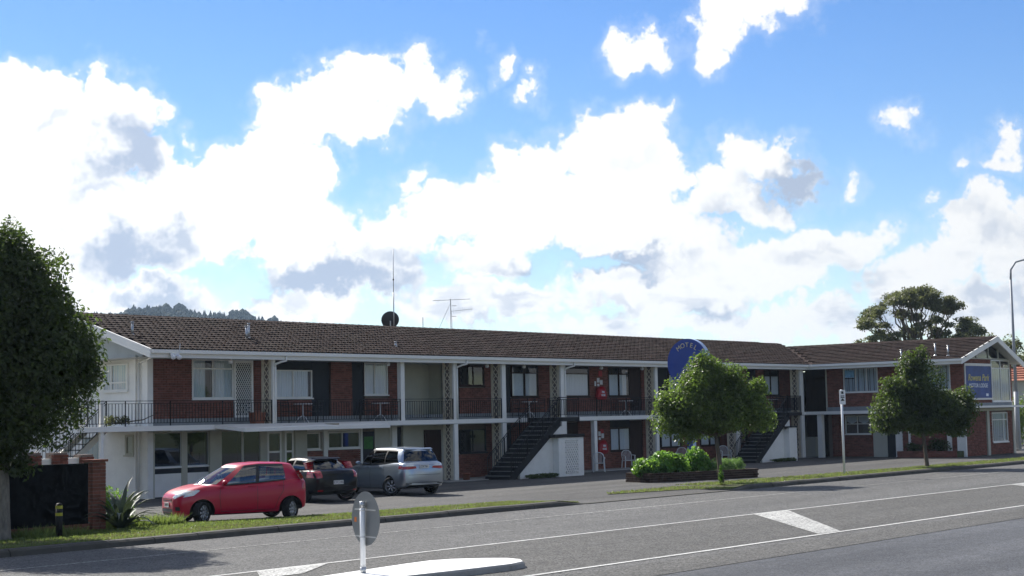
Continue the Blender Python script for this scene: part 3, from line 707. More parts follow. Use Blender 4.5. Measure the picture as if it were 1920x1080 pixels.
# bay B
panel('door', 41.99, 42.9, 2.815, 4.95, WY + .03, .05, 'dark'); panel('lintel_panel', 39.95, 41.97, 4.62, 4.95, WY + .03, .05, 'dark')
window(1.87, 1.08, (40.10, WY, 3.53), mull=(.47,), cur=((0, .46), (.48, .93)), frame='white', ft=.05)
upper_brick(39.9, 41.95, 2.815, 3.46)
upper_brick(42.97, 44.13); panel('door_jamb', 42.90, 42.97, 2.815, 4.95, WY - .02, .09, 'brown')
panel('door', 44.15, 44.78, 2.815, 4.95, WY + .03, .05, 'dark')
window(1.35, 1.30, (44.82, WY, 3.64), mull=(.45,), cur=((0, .43), (.46, 1)), frame='white', ft=.045)
upper_brick(44.82, 46.2, 2.815, 3.50); upper_brick(46.22, 46.98); panel('door_jamb', 44.78, 44.82, 2.815, 4.95, WY - .02, .09, 'brown')
# bay C, past the open passage
window(1.62, .86, (50.58, WY, 4.02), mull=(.56,), cur=(), frame='brown', ft=.05, glass='glass')
panel('lintel_panel', 50.0, 50.55, 2.815, 4.95, WY + .02, .06, 'dark'); upper_brick(50.56, 52.85, 2.815, 3.94); upper_brick(52.23, 52.85, 3.94, 4.95); panel('lintel_panel', 50.56, 52.2, 4.89, 4.95, WY + .0, .09, 'brown')
# bay D
panel('door', 53.0, 54.0, 2.815, 4.95, WY + .03, .05, 'dark')
window(1.90, 1.42, (54.07, WY, 3.53), mull=(.5,), transom=1.07, cur=((0, .46), (.52, 1)), frame='brown', fan_dark=True)
upper_brick(54.02, 56.0, 2.815, 3.46); upper_brick(56.0, 57.85)
# bay E
window(1.84, 1.42, (57.98, WY, 3.53), mull=(), transom=1.07, cur=((0, 1),), frame='brown', fan_dark=True)
upper_brick(57.85, 59.86, 2.815, 3.46); upper_brick(59.86, 61.34)
window(1.76, 1.42, (61.37, WY, 3.53), mull=(.5,), transom=1.07, cur=((0, .48), (.5, .9)), frame='brown', fan_dark=True)
upper_brick(61.34, 63.15, 2.815, 3.46); panel('door', 63.17, 64.1, 2.815, 4.95, WY + .03, .05, 'brown'); upper_brick(64.12, 65.4)
# bays F and G, partly behind the street tree
panel('door', 65.45, 66.4, 2.815, 4.95, WY + .03, .05, 'dark')
window(1.84, 1.42, (66.5, WY, 3.53), mull=(), transom=1.07, cur=((0, 1),), frame='brown', fan_dark=True); upper_brick(66.4, 68.4, 2.815, 3.46); upper_brick(68.4, 70.2)
window(1.84, 1.42, (70.3, WY, 3.53), mull=(.5,), transom=1.07, cur=((0, .45), (.5, 1)), frame='brown', fan_dark=True); upper_brick(70.2, 72.2, 2.815, 3.46); upper_brick(72.2, 74.0)
panel('door', 74.05, 75.0, 2.815, 4.95, WY + .03, .05, 'dark'); upper_brick(75.02, 75.8)
window(1.6, 1.42, (75.84, WY, 3.53), mull=(.45,), transom=1.07, cur=((0, .42), (.46, 1)), frame='brown', fan_dark=True); upper_brick(75.8, 77.46, 2.815, 3.46); upper_brick(77.48, 79.0)

# ground floor, shop front part ------------------------------------------------------
GB = WY - .0
mb = MB(); mb.box(34.3, 34.42, WY - .03, WY + .1, 0, 2.38); mb.box(35.60, 35.86, WY - .03, WY + .1, 0, 2.38); mb.box(36.84, 37.38, WY - .10, WY + .2, 0, 2.38)
mb.box(40.99, 41.60, WY - .10, WY + .2, 0, 2.38); mb.box(34.3, 41.0, WY + .0, WY + .1, 2.30, 2.38); mb.box(39.31, 39.62, WY - .03, WY + .06, 0, 2.30); mb.box(40.36, 40.5, WY - .03, WY + .06, 0, 2.30); mb.box(38.44, 38.48, WY, WY + .05, 0, 2.3)
mb.build('shopfront_frame', [M['cream']], motel)
mb = MB(); mb.box(34.42, 35.60, WY - .01, WY + .05, .05, .86); mb.box(35.86, 36.84, WY - .01, WY + .05, .05, .86); mb.box(34.42, 35.60, WY - .05, WY + .05, 1.05, 1.10); mb.box(35.86, 36.84, WY - .05, WY + .05, 1.05, 1.10)
mb.build('dado_panel', [M['white']], motel)
mb = MB(); mb.box(34.42, 35.60, WY, WY + .05, .862, 1.048); mb.box(35.86, 36.84, WY, WY + .05, .862, 1.048); mb.build('dado_band', [M['dark']], motel)
for a, b_, z0 in ((34.42, 35.60, 1.10), (35.86, 36.84, 1.10), (37.38, 38.44, .3), (38.48, 39.31, .05)):
    w_ = MB(); w_.box(a, b_, WY + .008, WY + .022, z0, z0 + .03); w_.box(a, a + .025, WY + .008, WY + .022, z0 + .03, 2.3); w_.box(b_ - .025, b_, WY + .008, WY + .022, z0 + .03, 2.3)
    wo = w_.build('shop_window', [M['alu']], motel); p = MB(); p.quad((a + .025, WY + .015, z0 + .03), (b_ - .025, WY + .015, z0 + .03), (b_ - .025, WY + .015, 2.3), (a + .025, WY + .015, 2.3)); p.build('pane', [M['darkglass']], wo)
for a in (39.64, 40.52):       # glazed doors
    w_ = MB(); ww = .72 if a < 40 else .46
    w_.box(a, a + .09, WY - .02, WY + .03, .02, 2.28); w_.box(a + ww - .09, a + ww, WY - .02, WY + .03, .02, 2.28); w_.box(a + .09, a + ww - .09, WY - .02, WY + .03, 2.18, 2.28); w_.box(a + .09, a + ww - .09, WY - .02, WY + .03, 1.45, 1.52); w_.box(a + .09, a + ww - .09, WY - .02, WY + .03, .02, .35)
    wo = w_.build('glazed_door', [M['white']], motel)
    for z0, z1 in ((.35, 1.45), (1.52, 2.18)):
        p = MB(); p.quad((a + .09, WY, z0), (a + ww - .09, WY, z0), (a + ww - .09, WY, z1), (a + .09, WY, z1)); p.build('pane', [M['darkglass']], wo)
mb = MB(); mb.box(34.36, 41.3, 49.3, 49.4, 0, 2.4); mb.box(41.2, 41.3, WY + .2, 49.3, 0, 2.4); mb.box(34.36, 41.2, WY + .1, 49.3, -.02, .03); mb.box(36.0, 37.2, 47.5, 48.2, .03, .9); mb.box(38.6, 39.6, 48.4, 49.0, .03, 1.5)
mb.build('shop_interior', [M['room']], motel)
# long wall with high windows
window(.74, .66, (41.62, WY, 1.52), mull=(), cur=(), frame='white', ft=.05); window(1.76, .66, (42.78, WY, 1.52), mull=(.44,), cur=(), frame='white', ft=.05)
bricks_y(41.62, 42.5, .05, 1.46, BF); bricks_y(42.8, 44.55, .05, 1.46, BF)
panel('wall_post', 42.52, 42.74, 0, 2.37, WY - .05, .15, 'white'); panel('wall_band', 41.62, 44.6, 2.2, 2.37, WY + .0, .08, 'white')
dr = panel('door', 44.70, 45.36, .03, 2.15, WY + .01, .05, 'dark'); M['green'] = mat('green poster', (.03, .16, .02), .6, .4, 9); panel('poster', 44.78, 45.28, 1.45, 1.95, WY - .0, .008, 'green', parent=dr)
panel('wall_panel', 45.4, 46.4, .03, 2.37, WY + .02, .06, 'cream'); panel('wall_panel', 44.58, 44.68, .03, 2.37, WY - .02, .1, 'white')
panel('wall_post', 46.28, 46.56, 0, 2.37, WY - .12, .16, 'white'); panel('wall_post', 46.92, 47.22, 0, 2.37, WY - .12, .16, 'cream'); panel('door', 46.57, 46.91, .03, 2.3, WY + .0, .05, 'dark')
panel('door', 48.34, 49.36, .03, 2.15, WY + .0, .055, 'brown')
# units on the right
bricks_y(50.4, 52.9, .05, 1.05, BF); bricks_y(52.3, 52.9, 1.05, 2.37, BF); window(1.7, 1.0, (50.55, WY, 1.12), mull=(.5,), cur=(), frame='dark'); 
panel('door', 53.0, 54.0, .03, 2.3, WY + .03, .05, 'dark'); bricks_y(54.0, 57.2, .05, 2.37, BF); panel('door', 57.3, 58.9, .03, 2.3, WY + .03, .05, 'brown')
bricks_y(58.9, 61.38, .05, 2.37, BF); bricks_y(61.38, 63.06, .05, .84, BF); window(1.65, 1.10, (61.4, WY, .88), mull=(.45,), cur=((0, .44), (.47, 1)), frame='brown')
panel('lintel_panel', 61.38, 63.06, 2.0, 2.37, WY + .02, .06, 'dark'); panel('door', 63.1, 64.1, .03, 2.3, WY + .03, .05, 'brown'); bricks_y(64.12, 65.5, .05, 2.37, BF)
window(1.8, 1.10, (65.7, WY, .92), mull=(.5,), cur=((0, .46), (.5, 1)), frame='brown'); bricks_y(65.5, 67.6, .05, .88, BF); bricks_y(67.6, 69.2, .05, 2.37, BF); panel('lintel_panel', 65.5, 67.6, 2.05, 2.37, WY + .02, .06, 'dark')
window(1.8, 1.10, (69.3, WY, .92), mull=(.5,), cur=((0, .46), (.5, 1)), frame='brown'); bricks_y(69.2, 71.2, .05, .88, BF); bricks_y(71.2, 79.0, .05, 2.37, BF); panel('lintel_panel', 69.2, 71.2, 2.05, 2.37, WY + .02, .06, 'dark')
window(1.2, 1.10, (72.6, WY - .06, .92), mull=(), cur=((0, 1),), frame='brown')

# --- wing side wall (faces -X): local x runs towards the street
QX = -math.pi / 2
def bx(y_hi, y_lo, z0, z1): bricks_x(y_lo, y_hi, z0, z1, WX - .015)
bx(43.6, 42.58, 2.80, 4.95); bx(42.58, 40.42, 2.80, 3.56); bx(40.42, 38.2, 2.8, 4.95); bx(38.2, 36.9, 2.8, 3.5); bx(36.2, GY, 2.8, 4.95); bx(36.9, 36.2, 2.8, 3.5)
wo = window(2.1, 1.34, (WX, 42.54, 3.60), QX, mull=(.36, .68), cur=((0, 1),), cmat='curtain2', frame='white', ft=.05)
M['notice'] = mat('pale blue notice', (.25, .48, .70), .6, .3, 5)
q = MB(); q.box(.10, .66, .004, .010, .82, 1.22); q.build('notice', [M['notice']], wo); q = MB(); q.box(.08, .68, .003, .009, .74, .79); q.build('notice_band', [M['dark']], wo)
window(.72, 1.34, (WX, 36.92, 3.60), QX, mull=(), cur=((0, 1),), cmat='curtain2', frame='white', ft=.05); window(1.2, 1.34, (WX, 38.15, 3.60), QX, mull=(), cur=((0, 1),), cmat='curtain2', frame='white', ft=.05)
bx(43.35, 42.55, .05, 2.37); bx(42.55, 40.95, .05, 1.22); bx(40.95, 40.85, .05, 2.37)
wo = window(1.55, 1.02, (WX, 42.52, 1.28), QX, mull=(.48,), transom=.56, cur=(), frame='white', ft=.045)
for a, b_, c_ in (((.08, .62), (.70, .62), (.40, .98)), ((.80, .62), (1.46, .62), (1.12, .98))):      # tied back curtains
    p = MB(); p.add([(a[0], .045, .97), (b_[0], .045, .97), (b_[0], .045, .70), ((a[0] + b_[0]) / 2, .045, .56), (a[0], .045, .70)], [(0, 1, 2, 3, 4)]); p.build('curtain', [M['curtain']], wo)
mb = MB(); mb.box(WX - .02, WX + .06, 40.0, 40.84, 0, 2.37); mb.build('cream_panel', [M['cream']], motel)
mb = MB(); mb.box(WX + .0, WX + .06, 39.5, 40.0, 0, 2.3); mb.build('door', [M['dark']], motel)
mb = MB(); mb.box(WX - .03, WX + .06, 39.1, 39.5, 0, 2.37); mb.box(WX - .04, WX + .06, 38.62, 38.74, 0, 2.37); mb.build('white_panel', [M['white']], motel)
bx(38.6, 35.95, .05, 2.37); bx(39.1, 38.74, .05, 2.37)
mb = MB(); mb.box(WX - .05, WX + .06, 35.45, 35.95, 0, 2.37); mb.box(WX - .07, WX + .0, 36.25, 36.5, .3, 2.3); mb.build('corner_board', [M['white']], motel)
mb = MB(); mb.box(78.0, 78.3, 43.4, 43.67, 0, DECK - .17); mb.build('column', [M['white']], motel)
mb = MB(); mb.box(78.6, 79.0, 44.2, 45.2, .0, 1.15); mb.build('service_cupboard', [M['cream']], motel)
mb = MB(); mb.box(WX - .03, WX + .03, 43.58, 43.66, DECK, 4.95); mb.build('corner_trim', [M['cream']], motel)
# raised brick bed along the wing
mb = MB(); mb.box(78.2, WX - .02, 35.6, 39.0, .0, .34); bed = mb.build('planting_bed', [M['soil']], motel)
bricks_x(35.6, 39.0, .02, .36, 78.16)
# gable face
bricks_y(WX, 79.25, 2.86, 5.3, GY - .015); bricks_y(79.25, 82.7, 2.86, 3.08, GY - .015); bricks_y(79.25, 82.7, 4.92, 5.22, GY - .015); bricks_y(85.28, 85.5, 2.86, 5.0, GY - .015)
bricks_y(WX, 81.78, .05, 2.40, GY - .015); bricks_y(82.1, 82.55, .05, 2.40, GY - .015); bricks_y(82.55, 84.68, .05, .68, GY - .015); bricks_y(84.68, 85.4, .05, 2.40, GY - .015)
window(2.08, 1.62, (82.58, GY, .70), mull=(.72,), transom=1.22, cur=((.12, .95),), cmat='curtain2', frame='white', ft=.06)
panel('gable_post', 81.8, 82.1, 0, 2.42, GY - .08, .1, 'cream'); panel('gable_post', 85.3, 85.55, 0, 2.6, GY - .06, .1, 'cream'); panel('gable_band', WX, 85.4, 2.42, 2.56, GY - .07, .1, 'cream')
window(2.5, 2.28, (82.75, GY, 2.92), mull=(.5,), transom=1.82, cur=((0, 1),), cmat='curtain2', frame='white', ft=.06, curtop=1.80)
# raked fanlights under the gable
mb = MB(); yv = GY - .02
mb.box(79.3, 85.3, yv - .02, yv + .06, 5.22, 5.28)
for x in (80.9, 82.45, 83.75): mb.box(x - .04, x + .04, yv - .018, yv + .058, 5.28, 5.30 + (6.15 - 5.30) * (1 - abs(x - 82.4) / 3.6) )
fo = mb.build('gable_fanlight', [M['cream']], motel)
for pts in (((79.6, 5.28), (80.86, 5.28), (80.86, 5.72), (79.6, 5.36)), ((80.94, 5.28), (82.41, 5.28), (82.41, 6.12), (80.94, 5.74)), ((82.49, 5.28), (83.71, 5.28), (83.71, 5.62), (82.49, 6.08)), ((83.79, 5.28), (84.6, 5.28), (84.6, 5.30), (83.79, 5.60))):
    p = MB(); p.add([(x, yv + .03, z) for x, z in pts], [(0, 1, 2, 3)]); p.build('pane', [M['darkglass']], fo)
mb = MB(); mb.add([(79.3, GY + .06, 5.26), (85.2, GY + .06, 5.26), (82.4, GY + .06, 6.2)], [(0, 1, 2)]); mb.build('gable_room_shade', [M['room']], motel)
# banner on the gable
M['bannerblue'] = mat('blue banner print', (.022, .062, .22), .5, .5, 1.6)
M['bannergold'] = mat('gold lettering', (.62, .52, .14), .5, .1, 9); M['bannerwhite'] = mat('white lettering', (.78, .80, .84), .5, .05, 9)
ban = tag(link('banner_sign', None, None, (79.32, GY - .05, 3.12)), 'blue banner with gold and white lettering on the street gable', 'sign')
mb = MB(); mb.box(-.1, 0, -.02, .03, -.1, 1.86); mb.box(3.3, 3.4, -.02, .03, -.1, 1.86); mb.box(0, 3.3, -.02, .03, 1.72, 1.86); mb.box(0, 3.3, -.02, .03, -.1, .0); mb.build('banner_frame', [M['alu']], ban)
mb = MB(); mb.box(0, 3.3, .0, .02, 0, 1.72); mb.build('banner_sheet', [M['bannerblue']], ban)
def text(body, size, loc, mt, parent, rot=(math.pi / 2, 0, 0), shear=0, ext=.004, name='lettering', align='CENTER', sx=1):
    c = bpy.data.curves.new(name, 'FONT'); c.body = body; c.size = size; c.extrude = ext; c.align_x = align; c.align_y = 'CENTER'; c.shear = shear; c.offset = .004
    c.materials.append(mt); o = link(name, text_mesh(c, name), parent); o.location = loc; o.rotation_euler = rot; o.scale = (sx, 1, 1); return o
text('Rowena Park', .50, (1.62, -.006, 1.08), M['bannergold'], ban, shear=.35); text('MOTOR LODGE', .30, (1.6, -.006, .66), M['bannerwhite'], ban, sx=1.1)
mb = MB()
for (a, b_, c_, d_) in ((.2, .48, .14, .30), (2.55, 2.85, .10, .24)): mb.box(a, b_, -.006, -.001, c_, d_)
mb.build('print_patch', [M['bannerwhite']], ban)

# --- fins, posts, railings --------------------------------------------------------------
def fin(x, w, z0, z1, pat=True):
    mb = MB(); mb.box(x, x + w, 44.31, 44.40, z0, z1); f = mb.build('screen_fin', [M['white']], motel)
    mb = MB(); mb.box(x + .01, x + w - .02, 44.40, 44.56, z0, z1); mb.box(x + .01, x + w - .02, 44.84, 44.96, z0, z1); mb.build('fin_web', [M['fin']], f)
    mb = MB(); mb.box(x + .05, x + w - .05, 44.56, 44.84, z0, z1); mb.build('fin_recess_shade', [M['mortar']], f)  # recessed strip coloured darker, painted shade so the lattice relief reads
    mb = MB(); z = z0 + .05
    while z < z1 - .3:
        mb.bar((x + .035, 44.57, z), (x + .035, 44.83, z + .28), .022, .03); mb.bar((x + .033, 44.83, z), (x + .033, 44.57, z + .28), .022, .03); z += .28
    mb.build('fin_lattice', [M['fin']], f)
FINS = [(38.74, .13), (48.68, .23), (51.80, .25), (55.90, .36), (63.34, .22), (70.68, .30), (77.40, .34)]
for i, (x, w) in enumerate(FINS):
    fin(x, w, DECK, 4.955)
    if i: fin(x, w, 0.0, DECK - .2)
for i in (0, 1, 3):
    x, w = FINS[i]; mb = MB(); mb.tube([(x + w * .8, 44.28, 4.66), (x + w * .8, 44.27, 4.76), (x + w + .1, 44.1, 4.84), (x + w + .25, 43.98, 4.88), (x + w + .25, 43.97, 5.05)], .04, 8); mb.tube([(x + w * .8, 44.28, DECK), (x + w * .8, 44.28, 4.66)], .04, 8)
    mb.build('downpipe', [M['white']], motel, True)
for x, z0, z1 in ((45.54, DECK, 4.955), (58.35, 0, DECK - .2)):
    mb = MB(); mb.box(x, x + .22, 44.33, 44.53, z0, z1); mb.build('post', [M['white']], motel)
mb = MB(); mb.box(31.24, 31.36, 44.36, 44.48, 0, 3.47); mb.build('post', [M['white']], motel)

BALC = {'n': 0}; BALL = []
def baluster_mesh():
    mb = MB(); mb.box(-.008, .008, -.008, .008, 0, 1); return mb.mesh('baluster', [M['black']])
bal_me = baluster_mesh()
def railing(p0, p1, z0, h=.86, step=.135, rise=0.0, posts=2.2):
    p0, p1 = Vector((p0[0], p0[1], z0)), Vector((p1[0], p1[1], z0 + rise)); t = p1 - p0; n = max(1, int(round(Vector((t.x, t.y)).length / step)))
    mb = MB(); up_ = Vector((0, 0, 1))
    mb.bar(p0 + up_ * h, p1 + up_ * h, .035, .02); mb.bar(p0 + up_ * .10, p1 + up_ * .10, .02, .02); mb.bar(p0 + up_ * (h - .09), p1 + up_ * (h - .09), .016, .016)
    npst = max(1, int(round(t.length / posts)))
    for i in range(npst + 1):
        p = p0 + t * (i / npst); mb.box(p.x - .014, p.x + .014, p.y - .014, p.y + .014, p.z, p.z + h)
    r_ = mb.build('railing', [M['black']], motel)
    for i in range(1, n):
        p = p0 + t * (i / n); BALL.append(((p - CAMV).length, p + up_ * .10, h - .19, r_))
xs_ = [34.1] + [38.95] + [48.9, 52.1, 56.3, 63.6, 71.0, 77.7]
railing((30.35, 44.36), (34.1, 44.36), DECK)
seg = [34.1, 38.74, 45.54, 48.68, 51.80, 53.6]
for a, b_ in zip(seg[:-1], seg[1:]): railing((a, 44.36), (b_ - .02, 44.36), DECK)
for a, b_ in ((55.1, 55.9), (56.26, 63.34), (63.56, 70.68), (70.98, 72.7), (74.2, 77.4)): railing((a, 44.36), (b_ - .02, 44.36), DECK)
railing((30.35, 44.36), (30.35, 48.1), DECK); 

# --- outdoor stairs -------------------------------------------------------------------------
def stair(xb, y0, y1, run, n, scr_w, kind):
    st = MB(); rise = DECK / n; go = run / (n - 1); no = MB()
    mb = MB()
    for s_, yy in ((0, y0), (1, y1 - .08)):
        mb.add([(xb - .05, yy, 0), (xb + .30, yy, 0), (xb + run + .1, yy, DECK - .36), (xb + run + .1, yy, DECK - .05), (xb + run - .1, yy, DECK - .05), (xb - .05, yy, .12),
                (xb - .05, yy + .08, 0), (xb + .30, yy + .08, 0), (xb + run + .1, yy + .08, DECK - .36), (xb + run + .1, yy + .08, DECK - .05), (xb + run - .1, yy + .08, DECK - .05), (xb - .05, yy + .08, .12)],
               [(0, 5, 4, 3, 2, 1), (6, 7, 8, 9, 10, 11)] + [(i, (i + 1) % 6, 6 + (i + 1) % 6, 6 + i) for i in range(6)])
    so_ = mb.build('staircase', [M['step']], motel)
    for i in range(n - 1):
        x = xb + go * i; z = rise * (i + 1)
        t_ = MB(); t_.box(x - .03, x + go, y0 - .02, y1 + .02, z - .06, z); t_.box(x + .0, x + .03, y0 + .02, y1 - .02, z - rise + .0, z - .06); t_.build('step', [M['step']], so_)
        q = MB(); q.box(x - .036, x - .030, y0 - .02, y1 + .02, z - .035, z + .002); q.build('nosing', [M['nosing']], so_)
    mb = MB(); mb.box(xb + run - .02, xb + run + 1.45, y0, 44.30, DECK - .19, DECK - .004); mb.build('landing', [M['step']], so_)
    # rendered wall under the flight
    xw0 = xb + .75; mb = MB()
    mb.add([(xw0, y0 + .10, 0), (xb + run + .3, y0 + .10, 0), (xb + run + .3, y0 + .10, DECK - .4), (xb + run, y0 + .10, DECK - .42), (xw0, y0 + .10, .22),
            (xw0, y0 + .24, 0), (xb + run + .3, y0 + .24, 0), (xb + run + .3, y0 + .24, DECK - .4), (xb + run, y0 + .24, DECK - .42), (xw0, y0 + .24, .22)],
           [(0, 1, 2, 3, 4), (9, 8, 7, 6, 5)] + [(i, 5 + i, 5 + (i + 1) % 5, (i + 1) % 5) for i in range(5)])
    mb.build('understair_wall', [M['white']], motel)
    # block screen at the foot of the landing
    sx0 = xb + run - .35; sx1 = sx0 + scr_w; ys = y0 - .22
    mb = MB(); c0, c1 = sx0 + scr_w * .26, sx0 + scr_w * .78
    if kind == 1:
        mb.box(sx0, c0, ys, ys + .14, 0, 1.68); mb.box(c1, sx1, ys, ys + .14, 0, 1.68); mb.box(c0, c1, ys, ys + .14, 0, .12); mb.box(c0, c1, ys, ys + .14, 1.56, 1.68)
    else: mb.box(sx0, sx1, ys, ys + .14, 0, 1.76)
    mb.box(sx0, sx0 + .1, ys + .14, y0 + .1, 0, 1.68)
    sc_ = mb.build('block_screen', [M['white']], motel)
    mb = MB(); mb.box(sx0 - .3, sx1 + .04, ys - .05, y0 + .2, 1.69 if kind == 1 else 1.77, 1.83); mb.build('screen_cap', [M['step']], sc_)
    if kind == 1:
        mb = MB(); z0_, z1_ = .12, 1.56; sl_ = 1.45; st_ = .21
        for sg in (1, -1):         # pierced blocks: a lattice of crossed bars
            k = -2.0
            while k < 3.0:
                pts = []
                for i in range(41):
                    x = c0 + (c1 - c0) * i / 40; z = z0_ + k + (x - c0) * sl_ * sg + (0 if sg > 0 else 1.0)
                    if z0_ <= z <= z1_: pts.append((x, z))
                if len(pts) > 2: mb.bar((pts[0][0], ys + .05 + .001 * sg, pts[0][1]), (pts[-1][0], ys + .05 + .001 * sg, pts[-1][1]), .10, .052)
                k += st_
        mb.build('pierced_block', [M['white']], sc_)
        mb = MB(); mb.box(c0, c1, ys + .115, ys + .13, .12, 1.56); mb.build('screen_shade', [M['dark']], sc_)  # dark sheet stands in for the shade behind the pierced holes
    for yy in (y0 + .03, y1 - .03): railing((xb + .1, yy), (xb + run, yy), .12, .84, .14, DECK - .12, 1.4)
    railing((xb + run, y0 + .03), (xb + run + 1.42, y0 + .03), DECK); railing((xb + run + 1.42, y0 + .03), (xb + run + 1.42, 44.3), DECK)
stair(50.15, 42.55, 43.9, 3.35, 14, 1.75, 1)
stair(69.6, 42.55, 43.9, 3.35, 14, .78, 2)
# steel stair at the left end
mb = MB(); mb.bar((32.9, 46.4, DECK - .08), (29.9, 46.4, .05), .06, .2); mb.bar((32.9, 47.5, DECK - .08), (29.9, 47.5, .05), .06, .2)
so_ = mb.build('steel_stair', [M['white']], motel)
for i in range(12):
    t_ = MB(); z = .2 + i * .2; x = 29.95 + i * .25; t_.box(x, x + .26, 46.42, 47.48, z - .04, z); t_.build('step', [M['plinth']], so_)
railing((29.95, 46.38), (32.9, 46.38), .15, .9, .14, DECK - .15); railing((29.95, 47.52), (32.9, 47.52), .15, .9, .14, DECK - .15)
wo = window(1.5, .98, (34.10, 48.3, 3.85), QX, mull=(.35,), transom=.3, cur=((0, 1),), cmat='curtain2', frame='white', ft=.06)
wo = window(.5, .72, (34.10, 46.95, 1.55), QX, mull=(), cur=(), frame='cream', ft=.08); window(1.2, 1.3, (34.10, 49.6, .95), QX, mull=(), cur=((0, 1),), cmat='curtain2', frame='white')

# balusters: the nearest 300 on their own, the rest in one piece
BALL.sort(key=lambda t: t[0])
for d, p, h, r_ in BALL[:300]:
    o = link('baluster', bal_me, r_); o.location = p; o.scale = (1, 1, h)
mb = MB()
for d, p, h, r_ in BALL[300:]: mb.box(p.x - .009, p.x + .009, p.y - .009, p.y + .009, p.z, p.z + h)
tag(mb.build('far_balusters', [M['black']], motel), kind='stuff')
# bricks: the same
BRICKS.sort(key=lambda t: t[0].length)
bme = MB().box(0, 1, 0, 1, 0, 1).mesh('brick', [M['brick']])
for d, x0, x1, y0, y1, z0, z1, ax in [b_ for b_ in BRICKS if b_[5] > 2.6][:300]:
    o = link('brick', bme, wall); o.location = (x0, y0, z0); o.scale = (x1 - x0, y1 - y0, z1 - z0)
near = set(id(b_) for b_ in [b_ for b_ in BRICKS if b_[5] > 2.6][:300])
mb = MB()
for b_ in BRICKS:
    if id(b_) not in near: mb.box(*b_[1:7])
tag(mb.build('bricks', [M['brick']], wall), kind='stuff')

# ------------------------------------------------------------------ cars
def car_paint(name, col, rough=.25, metal=0.0, coat=.6, spec=.4):
    mt, nt, b = new_mat(name); L = nt.links
    b.inputs['Base Color'].default_value = col + (1,); b.inputs['Roughness'].default_value = rough; b.inputs['Metallic'].default_value = metal
    b.inputs['Coat Weight'].default_value = coat; b.inputs['Specular IOR Level'].default_value = spec; b.inputs['Coat Roughness'].default_value = .025
    g = nt.nodes.new('ShaderNodeNewGeometry'); n = nt.nodes.new('ShaderNodeTexNoise'); n.inputs['Scale'].default_value = 7; n.inputs['Detail'].default_value = 6; L.new(g.outputs['Position'], n.inputs['Vector'])
    mr = nt.nodes.new('ShaderNodeMapRange'); L.new(n.outputs['Fac'], mr.inputs[0]); mr.inputs[1].default_value = .4; mr.inputs[2].default_value = .75; mr.inputs[3].default_value = .02; mr.inputs[4].default_value = .10; L.new(mr.outputs[0], b.inputs['Coat Roughness'])
    return mt
M['carred'] = car_paint('red car paint', (.43, .003, .034), .35, 0, .4, .3)
M['carblack'] = car_paint('black car paint', (.003, .0035, .006), .3, 0, .22, .15)
M['carsilver'] = car_paint('silver blue car paint', (.36, .41, .47), .30, .8, .6)
M['trim'] = mat('black plastic trim', (.012, .012, .013), .5, .1, 10)
M['carglass'] = glass_mat('car glass', (.50, .56, .55), .01, .08)
M['tintglass'] = glass_mat('tinted car glass', (.035, .04, .042), .01, .03)
M['lampclear'] = mat('clear lamp', (.62, .65, .66), .12, .15, 30, metal=.3, coat=1)
M['lampred'] = mat('red lamp', (.34, .006, .012), .15, .2, 25, coat=1)
M['plate'] = mat('number plate', (.62, .62, .60), .45, .03, 5)
M['seat'] = mat('car seat cloth', (.035, .036, .042), .85, .15, 12)
M['chrome'] = mat('chrome', (.7, .7, .7), .12, .02, 5, metal=1)

def cspline(xs, ys, x):
    """monotone-ish cubic through sorted points"""
    xs, ys = np.array(xs, float), np.array(ys, float)
    h = np.diff(xs); d = np.diff(ys) / h; mm = np.zeros_like(ys)
    for i in range(1, len(xs) - 1): mm[i] = 0 if d[i - 1] * d[i] <= 0 else 2 * d[i - 1] * d[i] / (d[i - 1] + d[i])
    mm[0], mm[-1] = d[0], d[-1]
    i = np.clip(np.searchsorted(xs, x) - 1, 0, len(h) - 1); t = (x - xs[i]) / h[i]
    return (2 * t**3 - 3 * t**2 + 1) * ys[i] + (t**3 - 2 * t**2 + t) * h[i] * mm[i] + (-2 * t**3 + 3 * t**2) * ys[i + 1] + (t**3 - t**2) * h[i] * mm[i + 1]

